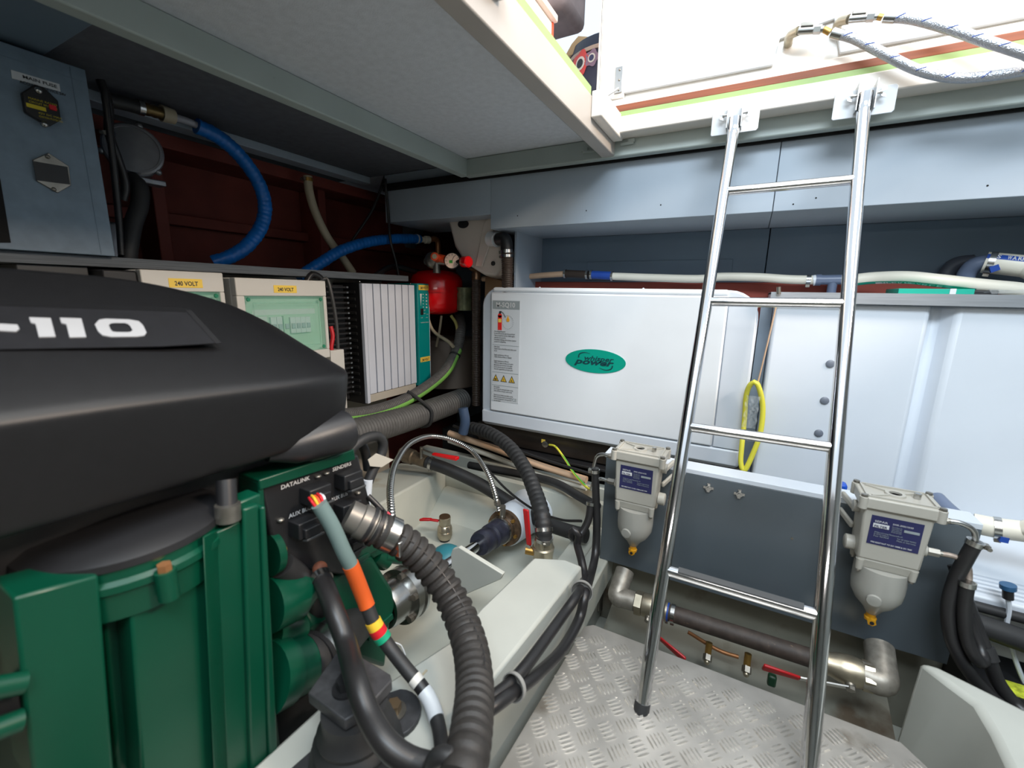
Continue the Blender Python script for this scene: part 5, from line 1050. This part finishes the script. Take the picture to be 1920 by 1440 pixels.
# protrusions at far left
for a, b in (((-0.5500, 0.0642, -0.3481), (-0.5500, 0.0833, -0.3588)), ((-0.5500, 0.0582, -0.3877), (-0.5500, 0.0768, -0.3940))): G().cyl(a, b, .010, 14).make('side_boss', GREEN, en)
slab([(-0.5600, 0.0620, -0.3558),(-0.5600, 0.0835, -0.3700),(-0.5600, 0.0808, -0.3977),(-0.5600, 0.0575, -0.3858)], .03, 'black_insert', BLACK)
G().box(-.98, -.62, .33, .50, -.90, -.60).make('oil_sump', BLACK, en, bevel=.01)
G().box(-1.0, -.64, .08, .47, -.31, -.205).make('dark_gap_fill', BLACK, en, bevel=.01)  # black block added so the gap below the cover stays dark
# nozzles aft of the flange
def cone(a, b, r0, r1, nm, prof=None): a, b = V(a), V(b); return G().lathe(a, b-a, prof or [(0, r0), ((b-a).length*.55, r0*.98), ((b-a).length*.9, r1*1.15), ((b-a).length, r1)], 24).make(nm, GREEN, en)
cone((-0.6000, 0.3361, -0.4737), (-0.6000, 0.4190, -0.4931), .042, .020, 'oil_housing')
cone((-0.6100, 0.3501, -0.3986), (-0.6100, 0.3716, -0.4015), .034, .016, 'sender_housing')
G().cyl((-0.6000, 0.3628, -0.3961), (-0.6000, 0.3732, -0.3991), .006, 12).make('sender_tip', BRASS, en)
cone((-0.5850, 0.3157, -0.5808), (-0.5850, 0.3870, -0.6108), .048, .040, 'water_outlet', [(0, .052), (.03, .050), (.034, .045), (.10, .043)])
cone((-0.6200, 0.3464, -0.5426), (-0.6200, 0.3961, -0.5706), .030, .026, 'small_housing')
o_ = [(-0.5850, 0.3793, -0.6063),(-0.5850, 0.4055, -0.6136),(-0.6000, 0.4526, -0.6254),(-0.6400, 0.5227, -0.6607),(-0.7000, 0.6343, -0.7288)]
hh = lab(G().tube(o_, .0445, 24, .01).make('outlet_hose', BLACKR, en), 'black outlet hose')
q, d = along(o_, .10); G().ring(q-d*.014, q+d*.010, .0440, .004).make('hose_clamp', STEEL, hh); G().obox(q+V((.012, 0, -.045)), (.007, 0, .002), (0, .012, 0), (0, 0, .006)).make('clamp_screw', STEELD, hh)
G().ring(q-d*.022, q-d*.014, .0440, .003).make('black_bead', BLACK, hh)
ih = [(-0.6000, 0.3655, -0.4227),(-0.6000, 0.3915, -0.4625),(-0.6200, 0.4302, -0.5419),(-0.6600, 0.4634, -0.6512)]
G().tube(ih, .020, 16, .01).make('inner_hose', BLACKR, en)
for xx, yy in ((528, 1400), (520, 1445)): G().sphere(V((-.545, .30, -.70-(yy-1400)*.001)), .012, 12).make('flange_bolt', GREEN, en)
# control unit with plugs under the cover nose
cu_ = slab([(-0.6000, 0.3473, -0.2827),(-0.6000, 0.5283, -0.2926),(-0.6000, 0.5616, -0.4511),(-0.6000, 0.4910, -0.5194),(-0.6000, 0.3587, -0.4205)], .05, 'control_unit', BLACK, en, .004)
br_ = slab([(-0.5900, 0.3395, -0.2673),(-0.5900, 0.5107, -0.2749),(-0.5900, 0.5129, -0.2956),(-0.5900, 0.3386, -0.2833)], .06, 'bracket_rail', GREEN, en, .002)
slab([(-0.5920, 0.3388, -0.2715),(-0.5920, 0.3465, -0.2729),(-0.5920, 0.3444, -0.3413),(-0.5920, 0.3367, -0.3375)], .05, 'bracket_rail', GREEN, en, .002)
slab([(-0.6100, 0.3874, -0.4294),(-0.6100, 0.5641, -0.4552),(-0.6100, 0.5819, -0.5180),(-0.6100, 0.3968, -0.4845)], .04, 'bracket_plate', GREEN, en, .003)
xd = V((-0.6000, 0.5283, -0.2926))-V((-0.6000, 0.3473, -0.2827)); xd = xd.normalized(); zd = V((1, 0, 0)).cross(xd); zd = zd if zd.z > 0 else -zd
for (c, s_) in (((-0.5900, 0.4260, -0.3231), 1), ((-0.5900, 0.4930, -0.3237), 1), ((-0.5900, 0.4866, -0.3780), 1), ((-0.5900, 0.4023, -0.3694), 1), ((-0.5900, 0.4880, -0.4403), .9)):
    c = V(c); pl = G().obox(c, xd*.0200*s_, zd*.0135*s_, (.016, 0, 0)).make('plug', BLACK, cu_, bevel=.002)
    G().obox(c+V((.017, 0, 0))-zd*.004, xd*.014*s_, zd*.008*s_, (.006, 0, 0)).make('plug_cap', BLACK, pl, bevel=.002)
    G().obox(c+V((.010, 0, 0))-zd*.018+xd*.004, xd*.016*s_, zd*.002, (.014, 0, .004)).make('latch', DKGREY, pl, bevel=.001)
for c, s_, wd_ in (((-0.5995, 0.3754, -0.2991), 'DATALINK', .050), ((-0.5995, 0.4697, -0.3042), 'SENDERS', .040), ((-0.5995, 0.4621, -0.3574), 'AUX BUS', .036), ((-0.5995, 0.3838, -0.3510), 'AUX BUS', .040)):
    text('lettering', s_, c, xd, zd, .0095, TXTWH, cu_, width=wd_, bold=.02, lift=.0008)
for c in ((-0.5980, 0.4401, -0.3015), (-0.5980, 0.4568, -0.3020), (-0.5980, 0.5202, -0.3644), (-0.5980, 0.5121, -0.4261), (-0.5980, 0.3698, -0.3466)): G().sphere(c, .0055, 12, sq=.6).make('unit_screw', STEELD, cu_)
# gearbox
gx = G().prism([(-0.6100, 0.3941, -0.5131),(-0.6100, 0.4823, -0.5065),(-0.6100, 0.5465, -0.5124),(-0.6100, 0.5625, -0.5263),(-0.6100, 0.6113, -0.6302),(-0.6100, 0.6172, -0.6738),(-0.6100, 0.5989, -0.7101),(-0.6100, 0.5791, -0.8054),(-0.6100, 0.4808, -0.6904),(-0.6100, 0.4239, -0.6542)], (-.22, 0, 0)).make('gearbox', GREEN, en, bevel=.010, seg=3)
G().prism([(-0.6060, 0.5315, -0.6827),(-0.6060, 0.6027, -0.6819),(-0.6060, 0.6051, -0.6970),(-0.6060, 0.5333, -0.6992)], (-.23, 0, 0)).make('casting_rib', GREEN, gx, bevel=.002)
G().prism([(-0.6070, 0.4802, -0.4998),(-0.6070, 0.5469, -0.5046),(-0.6070, 0.5531, -0.5152),(-0.6070, 0.4819, -0.5096)], (-.23, 0, 0)).make('casting_rib', GREEN, gx, bevel=.002)
G().cyl((-0.6400, 0.5877, -0.5433), (-0.6400, 0.6196, -0.5770), .020, 18).make('shift_boss', GREEN, en)
G().prism([(-0.6200, 0.5460, -0.4549),(-0.6200, 0.6006, -0.5006),(-0.6200, 0.6217, -0.5432),(-0.6200, 0.5687, -0.5357),(-0.6200, 0.5365, -0.4960)], (-.06, 0, 0)).make('cooler_bracket', GREEN, en, bevel=.004)
G().cyl((-0.6300, 0.6075, -0.5563), (-0.6300, 0.6648, -0.5973), .011, 14).make('pipe_stub', GREEN, en); lab(G().cyl((-0.6300, 0.6581, -0.5920), (-0.6300, 0.6716, -0.6026), .0075, 12).make('yellow_cap', YELTAG, en), 'yellow cap')
# mount bracket and rubber mount on the bearer
mb = G().prism([(-0.4809, 0.3116, -0.5480),(-0.4044, 0.3086, -0.5480),(-0.3927, 0.3375, -0.5480),(-0.3940, 0.3841, -0.5480),(-0.4030, 0.3903, -0.5480),(-0.4449, 0.3914, -0.5480),(-0.5079, 0.3918, -0.5480)], (0, 0, -.018)).make('mount_bracket', mat('cast_black_paint', (58, 58, 60), .5, vary=.2, vscale=60, bump=.3, bscale=120), en, bevel=.002)
c = V((-0.4400, 0.3413, -0.5480)); g = G(); g.cyl(c, c+V((0, 0, .004)), .018, 24); g.hexn(c+V((0, 0, .004)), c+V((0, 0, .018)), .012); g.make('mount_nut', BLACK, mb)
c = V((-0.4251, 0.3421, -0.5480)); mt = thing('engine_mount', 'black ribbed rubber engine mount bolted to the pale bearer', 'engine mount', (c.x, c.y, -.66))
G().lathe((c.x, c.y, -.66), (0, 0, 1), [(0, .062), (.008, .066), (.016, .060), (.024, .063), (.034, .056), (.042, .058), (.052, .050), (.060, .052), (.072, .044), (.092, .044)], 36).make('rubber_cone', BLACKR, mt)
bb = V((-0.4238, 0.4145, -0.6520)); pl_ = []
for k in range(14): a_ = -pi/2+.2+pi*k/13*1.1; pl_.append(bb+V((cos(a_)*.042, sin(a_)*.042, 0)))
pl_ += [V((c.x-.05, c.y+.07, -.652)), V((c.x-.07, c.y-.10, -.652))]
G().prism([V((p.x, p.y, -.660)) for p in pl_], (0, 0, .009)).make('base_plate', MATS['cast_black_paint'], mt, bevel=.002)
g = G(); g.cyl(bb+V((0, 0, .001)), bb+V((0, 0, .004)), .019, 24); g.make('washer', STEELD, mt); g = G(); g.hexn(bb+V((0, 0, .004)), bb+V((0, 0, .018)), .0115); g.make('bolt', mat('bronze_bolt', (150, 130, 104), .35, .8), mt)
# ------------------------------------------------------------------ shaft line
sh_ = thing('propeller_shaft', 'steel propeller shaft with coupling running aft from the gearbox', 'shaft', (-.65, .9, -.75))
s0, s1 = V((-.65, .60, -.692)), V((-.65, 1.22, -.7845)); sx_ = (s1-s0).normalized()
def sp_(t): return s0+sx_*t
G().cyl(sp_(-.05), sp_(.62), .0165, 22).make('shaft', CHROME, sh_)
lab(G().lathe(sp_(.012), sx_, [(.05, .026), (.012, .030), (.0, .038), (.0, .047), (.012, .050), (.060, .050), (.064, .046)], 40).make('coupling_cup', STEEL, sh_), 'hollow cup of the coupling')
G().lathe(sp_(.066), sx_, [(0, .045), (0, .064), (.016, .064), (.018, .060), (.030, .060), (.030, .064), (.042, .062), (.044, .03)], 40).make('coupling_flange', STEEL, sh_)
u = sx_.orthogonal().normalized(); k = sx_.cross(u)
for i in range(6): a_ = i*pi/3+.4; g = G(); p_ = sp_(.066)+(u*cos(a_)+k*sin(a_))*.056; g.hexn(p_, p_-sx_*.010, .008); g.make('coupling_bolt', STEELD, sh_)
lab(G().lathe(sp_(-.02), sx_, [(0, .020), (.03, .018), (.05, .024)], 20).make('rusty_hub', mat('rusty_iron', (120, 70, 50), .7, .3, vary=.25, vscale=60), sh_), 'rusty hub')
se = thing('shaft_seal', 'black rubber shaft seal clamped to bronze flange on white stern tube', 'shaft seal', (-.65, 1.16, -.83))
G().lathe(sp_(.42), sx_, [(0, .018), (0, .034), (.012, .038), (.05, .037), (.055, .033), (.062, .033), (.066, .040), (.125, .041)], 32).make('rubber_sleeve', mat('blue_black_rubber', (40, 42, 56), .4, vary=.3, vscale=40), se)
for t in (.128, .150): G().ring(sp_(.42+t-.008), sp_(.42+t), .041, .004).make('clamp', STEEL, se)
G().lathe(sp_(.54), sx_, [(0, .042), (.03, .042), (.032, .060), (.046, .062)], 36).make('bronze_flange', mat('weathered_bronze', (104, 84, 66), .5, .6, vary=.3, vscale=60), se)
for i in range(6): a_ = i*pi/3; g = G(); p_ = sp_(.572)+(u*cos(a_)+k*sin(a_))*.051; g.hexn(p_, p_-sx_*.009, .006); g.make('flange_bolt', BRASS, se)
G().cyl(sp_(.566)+V((0, 0, .045)), sp_(.566)+V((0, 0, .085)), .010, 14).make('water_inlet', STEELD, se)
struct(G().lathe(sp_(.586), sx_, [(0, .062), (.006, .066), (.16, .072), (.2, .09)], 36).make('trim_35', WHITE2))
cd = [(-0.6600, 0.6694, -0.5312),(-0.7000, 0.7043, -0.5019),(-0.7600, 0.7660, -0.4862),(-0.8400, 0.8710, -0.4786),(-0.9500, 1.0529, -0.4967),(-1.0000, 1.2164, -0.5265),(-0.9500, 1.2810, -0.5491),(-0.8500, 1.2769, -0.5756),(-0.7400, 1.2046, -0.6071),(-0.6800, 1.1586, -0.6528),(-0.6600, 1.1502, -0.7074)]
mc = hose('metal_conduit', 'shiny spiral metal conduit arching from engine hose to the shaft seal', 'conduit', cd, .0085, STEEL, rib=(.0085, .10), seg=12)
q, d = along(cd, .985); G().ring(q-d*.012, q, .008, .003).make('clamp', STEELD, mc)
cd2 = [(-0.6200, 0.6129, -0.5008),(-0.6200, 0.6445, -0.5120),(-0.6400, 0.7066, -0.5605),(-0.6600, 0.7584, -0.6200),(-0.6800, 0.7842, -0.6756)]
mc2 = hose('metal_conduit', 'short spiral conduit bending behind the big black hose', 'conduit', cd2, .0100, STEEL, rib=(.0085, .10), seg=12)
lab(G().obox((-0.6150, 0.6265, -0.5038), (.008, 0, 0), (0, .018, 0), (0, 0, .006)).make('conduit_joint', STEEL, mc2, bevel=.003), 'joint of the two conduits')
# bilge drain valve, grey-teal dome, seacock
bv = thing('bilge_valve', 'small nickel ball valve with red handle standing in the pale shaft tunnel', 'valve', (-0.8805, 1.1449, -0.8780))
c = V((-0.8805, 1.1449, -0.8780))
G().lathe(c, (.02, 0, 1), [(0, .018), (.006, .018), (.008, .022), (.020, .027), (.034, .027), (.038, .024), (.042, .027), (.054, .025), (.060, .019), (.066, .021), (.090, .021), (.092, .018)], 26).make('valve_body', NICKEL, bv)
G().cyl(c, c+V((0, 0, .007)), .019, 18).make('black_foot', BLACK, bv); G().cyl(c+V((.001, 0, .088)), c+V((.001, 0, .094)), .0195, 18).make('open_end', mat('dark_bronze', (96, 74, 54), .5, .6), bv)
g = G(); g.beam(c+V((-.014, -.015, .078)), c+V((-.045, -.030, .082)), (0, 0, 1), .012, .006); g.hull2([c+V((-.040, -.026-.008, .078)), c+V((-.040, -.030+.010, .078)), c+V((-.040, -.020, .086)), c+V((-.040, -.034, .086))], [c+V((-.072, -.053, .078)), c+V((-.066, -.037, .078)), c+V((-.066, -.037, .088)), c+V((-.072, -.053, .088))]); lab(g.make('handle', REDH, bv, bevel=.002), 'red handle')
g = G(); g.beam(c+V((.02, -.012, .060)), c+V((.03, -.018, .045)), (0, 1, 0), .008, .006); g.make('lock_lug', STEELD, bv)
tag(G().sphere((-0.7008, 0.9200, -0.7657), .050, 28, sq=.8).make('teal_dome', TEALBALL), 'teal painted dome behind the web plate and big black hose', 'pump')
scx = V((-0.4732, 1.1000, -0.7829))
sk_ = thing('seacock', 'nickel seacock with long red handle under the black corrugated hose', 'valve', scx)
G().lathe(scx, (0, 0, 1), [(-.04, .030), (.0, .030), (.018, .032), (.030, .034), (.034, .029), (.058, .028), (.062, .025), (.070, .025)], 28).make('valve_body', NICKEL, sk_)
g = G(); g.hexn(scx+V((0, 0, .036)), scx+V((0, 0, .056)), .031); g.make('hex_collar', NICKEL, sk_)
g = G(); g.cyl(scx+V((-.02, -.01, .012)), scx+V((-.050, -.018, .014)), .013); g.make('stem', BRASS, sk_)
a, b = V((-0.5116, 1.0800, -0.7480)), V((-0.5256, 1.0800, -0.6336)); hd = G().beam(scx+V((-.046, -.02, .012)), a, (0, 1, 0), .014, .004).make('lever', STEEL, sk_)
lab(G().hull2([a+V((x*.008, y*.004, 0)) for x, y in ((-1,-1),(1,-1),(1,1),(-1,1))], [b+V((x*.0095, y*.004, 0)) for x, y in ((-1,-1),(1,-1),(1,1),(-1,1))]).make('lever_sleeve', REDH, sk_, bevel=.003), 'red lever sleeve')
ch = [(-0.9717, 1.4600, -0.5542),(-0.8610, 1.4200, -0.5472),(-0.7377, 1.3600, -0.5636),(-0.6291, 1.2800, -0.6006),(-0.5507, 1.2000, -0.6382),(-0.4946, 1.1300, -0.6660),(-0.4724, 1.1000, -0.7073),(-0.4727, 1.1000, -0.7466)]
rb = hose('corrugated_hose', 'black corrugated hose dropping from the generator tray to the seacock', 'hose', ch, lambda t: .0245, BLACKR, rib=(.022, .06, .5), seg=22)
q, d = along(ch, .93); band(rb, q, d, .0265, .011); q, d = along(ch, .965); band(rb, q, d, .0265, .011)
# black water hose with its valve
wh = [(-1.0437, 1.2500, -0.6486),(-0.9562, 1.2700, -0.6679),(-0.8228, 1.2900, -0.7062),(-0.6845, 1.2900, -0.7508),(-0.5674, 1.2700, -0.7720),(-0.4601, 1.2500, -0.7690),(-0.3829, 1.2400, -0.7620)]
wv = hose('black_water_hose', 'thick smooth black hose running above the tunnel wall to the panel', 'hose', wh, .0235, BLACKR, seg=20)
q, d = along(wh, .03); band(wv, q, d, .0245, .012)
vv = thing('hose_valve', 'ball valve with red lever at the left end of the thick black hose', 'valve', (-1.1021, 1.2400, -0.6438))
a, b = V((-1.1652, 1.2400, -0.6341)), V((-1.0437, 1.2500, -0.6486)); G().lathe(a, b-a, [(0, .026), (.02, .026), (.022, .031), (.06, .030), (.064, .025), ((b-a).length, .024)], 22).make('valve_body', mat('aged_brass', (124, 110, 92), .4, .7, vary=.2, vscale=50), vv)
g = G(); g.cyl((-1.0573, 1.2350, -0.6374), (-1.0557, 1.2350, -0.5848), .006); g.make('stem', STEELD, vv)
a, b = V((-0.9951, 1.2300, -0.5994)), V((-0.8819, 1.2300, -0.5956)); lab(G().hull2([a+V((0, x*.008, y*.004)) for x, y in ((-1,-1),(1,-1),(1,1),(-1,1))], [b+V((0, x*.011, y*.006)) for x, y in ((-1,-1),(1,-1),(1,1),(-1,1))]).make('lever', RED, vv, bevel=.002), 'red lever')
G().beam((-1.0559, 1.2350, -0.5935), (-0.9850, 1.2300, -0.5995), (0, 0, 1), .01, .003).make('lever_arm', STEELD, vv)
# pipes along the hull under the generator
for i, (pp, nm, r_, mm) in enumerate((([(-1.0984, 1.4700, -0.6022),(-0.8598, 1.4700, -0.6303),(-0.6600, 1.4600, -0.6548),(-0.4568, 1.4400, -0.6628)], 'tan hose under the generator tray behind the corrugated hose', .0135, TANH), ([(-1.1139, 1.4900, -0.6453),(-0.8711, 1.4900, -0.6766),(-0.6677, 1.4800, -0.7041),(-0.4614, 1.4600, -0.7035)], 'cream hose just below the tan hose', .0110, CREAMH), ([(-1.0678, 1.4600, -0.5605),(-0.8544, 1.4600, -0.5939),(-0.6565, 1.4500, -0.6198),(-0.4281, 1.4200, -0.6281)], 'shiny black cable above the tan hose', .0055, BLACKH), ([(-0.9856, 1.4600, -0.7237),(-0.7189, 1.4400, -0.7006),(-0.5657, 1.4000, -0.6830),(-0.4504, 1.3400, -0.6820),(-0.3653, 1.2800, -0.6726)], 'black hose rising behind the left filter hoses', .0155, BLACKR))):
    hose('hull_hose', nm, 'hose', pp, r_, mm, seg=14)
tag(G().tube([(-0.9755, 1.4000, -0.4555),(-0.9653, 1.4000, -0.5099),(-0.9761, 1.4000, -0.5615)], .020, 18, .01).make('blue_pipe', mat('slate_blue_plastic', (58, 76, 102), .4)), 'slate blue pipe end under the ribbed exhaust hose', 'pipe')
# ------------------------------------------------------------------ big black corrugated hose in front
bg_ = [(-0.5400, 0.4676, -0.3774),(-0.5200, 0.4805, -0.3929),(-0.5000, 0.5064, -0.4152),(-0.4700, 0.5351, -0.4577),(-0.4300, 0.5480, -0.5070),(-0.3850, 0.5363, -0.5435),(-0.3350, 0.4980, -0.5595),(-0.2900, 0.4419, -0.5564),(-0.2550, 0.3836, -0.5380),(-0.2300, 0.3348, -0.5264),(-0.2220, 0.3085, -0.5316),(-0.2220, 0.2824, -0.5385),(-.30,.20,-.60),(-.40,.13,-.61),(-.54,.10,-.60)]
bigh = hose('corrugated_coolant_hose', 'large black corrugated hose curving from engine clamp down over the pale bearer', 'hose', bg_[1:], lambda t: .0268-.004*min(1, max(0, t-.3)/.4), mat('matt_black_rubber', (46, 43, 41), .6, vary=.2, vscale=40, bump=.2), rib=(.0180, .085, .6), seg=26)
G().stripe(bg_[2:8], .0282, (.7, -.3, .6), -.03, .03, 2, step=.005).make('mould_line', BLACK, bigh)
cf = thing('hose_connector', 'grey alloy hose connector with clamps on the green engine', 'connector', (-0.5300, 0.4840, -0.3955))
a, b = V(bg_[0]), V((-0.5000, 0.5028, -0.4113)); dd = (b-a).normalized()
G().lathe(a-dd*.02, dd, [(0, .026), (.02, .026), (.022, .029), (.045, .029), (.048, .026), ((b-a).length+.02, .026)], 26).make('alloy_neck', mat('grey_alloy', (126, 122, 116), .4, .6, vary=.12, vscale=30), cf)
G().ring(b-dd*.012, b+dd*.006, .0265, .0035).make('wide_clamp', STEEL, cf)
G().obox(b+V((.022, -.006, -.016)), (.005, 0, 0), (0, .006, 0), (0, 0, .014)).make('clamp_bolt', STEEL, cf, bevel=.002)
for t in (.30, .52): q = a.lerp(b, t); G().ring(q-dd*.003, q+dd*.003, .0285, .003).make('rubber_tie', BLACK, cf)
# ------------------------------------------------------------------ harness and hoses in the foreground
hr = thing('cable_harness', 'cable harness with grey, orange and banded sleeves plugged into the control unit', 'harness', (-0.5000, 0.4418, -0.5127))
hp_ = [(-0.5450, 0.3992, -0.3192),(-0.5350, 0.4113, -0.3580),(-0.5250, 0.4225, -0.4071),(-0.5200, 0.4317, -0.4394),(-0.5100, 0.4431, -0.4973),(-0.4900, 0.4444, -0.5409),(-0.4700, 0.4512, -0.5764),(-0.4289, 0.4483, -0.6000),(-0.3947, 0.4466, -0.6180),(-0.3708, 0.4406, -0.6300),(-0.3425, 0.4228, -0.6380),(-0.3177, 0.3982, -0.6400),(-0.2995, 0.3721, -0.6400)]
Q = spl(hp_, .003)
def seg_(i0, i1, r_, nm, m_, l=None):
    n = len(Q); sub = Q[int(i0*n):max(int(i0*n)+2, int(i1*n)+1)]; o = G().tube(sub, r_, 16, smooth=False).make(nm, m_, hr)
    if l: lab(o, l)
    return o
def frac(x, y):
    # nearest sample to an anchor point of the harness
    return min(range(len(Q)), key=lambda i: (Q[i]-V(hp_[x])).length)/len(Q)+y
f3, f5, f6 = frac(3, 0), frac(4, 0), frac(6, 0)
seg_(.0, f3, .0118, 'grey_sheath', GREYSH, 'grey-green sheath'); seg_(f3-.01, f5+.035, .0128, 'orange_sleeve', ORANGE, 'orange sleeve')
seg_(f5+.03, .47, .0112, 'black_section', BLACKR); 
seg_(.465, .492, .0130, 'yellow_tape', YELLOW, 'yellow tape'); seg_(.492, .518, .0134, 'red_tape', REDT, 'red tape'); seg_(.518, .546, .0136, 'green_tape', GREENT, 'green tape')
seg_(.545, .70, .0110, 'black_section', BLACKR); seg_(.70, .722, .0118, 'grey_tape', BOXGREY, 'pale tape'); seg_(.72, .75, .0112, 'black_section', BLACK); 
lb_ = seg_(.75, .845, .0122, 'paper_label', LABELW, 'white printed label'); seg_(.84, .999, .0108, 'black_section', BLACKR)
n_ = len(Q); qa, qb = Q[int(.765*n_)], Q[int(.83*n_)]
for i in range(3):
    q_ = qa.lerp(qb, .05)+V((.0124, -.002, .002-.004*i)); text('lettering', 'ENGINE 12V', q_, qb-qa, V((.3, .2, 1)), .0035, TXTDK, lb_, width=(qb-qa).length*.85)
for i, m_ in enumerate((REDT, YELLOW, ORANGE2, REDT, LABELW)):
    o_ = V(((i-2)*.001, (i-2)*.0042, (i % 2)*.002)); G().tube([V((-0.5650, 0.4075, -0.3146))+o_, V((-0.5500, 0.4017, -0.3137))+o_*1.1, V((-0.5450, 0.4033, -0.3273))+o_*.8], .0022, 8, .004).make('wire', m_, hr)
G().tube([(-0.4750, 0.4731, -0.5931),(-0.4700, 0.4830, -0.6041),(-0.4650, 0.4872, -0.6250)], .0012, 6, .01).make('tie_end', LABELW, hr)
G().obox((-0.4350, 0.5000, -0.6658), (.002, 0, 0), (0, .008, 0), (0, 0, .007)).make('tape_flag', BEIGEH, hr)
fb_ = [(-0.5800, 0.4164, -0.4639),(-0.5550, 0.4063, -0.4702),(-0.5100, 0.3864, -0.4851),(-0.4700, 0.3718, -0.5145),(-0.4050, 0.3315, -0.5061),(-0.3680, 0.3156, -0.5235),(-0.3300, 0.3059, -0.5347),(-0.3000, 0.3121, -0.5492),(-0.2750, 0.3278, -0.5615),(-0.2620, 0.3380, -0.5642)]
fbh = hose('black_coolant_hose', 'smooth black hose hanging from green engine past the mount bracket', 'hose', fb_, .0150, BLACKH, seg=18)
q, d = along(fb_, .03); band(fbh, q, d, .0155, .012)
G().sphere((-0.5850, 0.4209, -0.4565), .012, 16).make('rusty_fitting', MATS['rusty_iron'], fbh)
tag(G().tube([(-0.2700, 0.3159, -0.5499),(-0.2600, 0.3159, -0.5241),(-0.2450, 0.3203, -0.5165),(-0.2350, 0.3228, -0.5281)], .010, 12, .008).make('rubber_grommet', BLACKR), 'black rubber clip gathering the hoses at the lower edge', 'clip')
# cable loops behind control unit
lp = hose('looped_cable', 'black cable looping over the control unit behind the cover nose', 'cable', [(-0.6600, 0.5388, -0.3254),(-0.6600, 0.5690, -0.3023),(-0.6600, 0.6012, -0.2940),(-0.6600, 0.6345, -0.2990),(-0.6600, 0.6486, -0.3199),(-0.6600, 0.6408, -0.3451),(-0.6600, 0.6182, -0.3673),(-0.6600, 0.6019, -0.3910)], .0105, BLACKR, seg=14)
lab(G().tube([(-0.6550, 0.5978, -0.3823),(-0.6550, 0.5930, -0.4100),(-0.6550, 0.5885, -0.4355)], .0095, 12, .01).make('white_sleeve', WHITE2, lp), 'pale sleeve')
lab(G().prism([(-0.6450, 0.5914, -0.3337),(-0.6450, 0.6149, -0.3277),(-0.6450, 0.6628, -0.3580),(-0.6450, 0.6278, -0.3627),(-0.6450, 0.5961, -0.3491)], (-.001, 0, 0)).make('paper_tag', CREAMBOARD, lp), 'folded paper tag')
hose('looped_cable', 'black cable passing under the cover nose boss into shadow', 'cable', [(-0.7000, 0.5763, -0.2825),(-0.7000, 0.6132, -0.3047),(-0.7000, 0.6343, -0.3387),(-0.7000, 0.6404, -0.3840)], .010, BLACKR, seg=12)
pr = hose('black_probe_cable', 'thin black cable with pink collar ending on the alloy connector', 'cable', [(-0.6000, 0.5455, -0.3820),(-0.5800, 0.5544, -0.4049),(-0.5700, 0.5613, -0.4232),(-0.5600, 0.5684, -0.4430)], .0055, BLACKH, seg=10)
lab(G().cyl((-0.5650, 0.5553, -0.4146), (-0.5620, 0.5613, -0.4277), .0068, 12).make('pink_collar', mat('pink_tape', (220, 84, 96), .5), pr), 'pink collar')
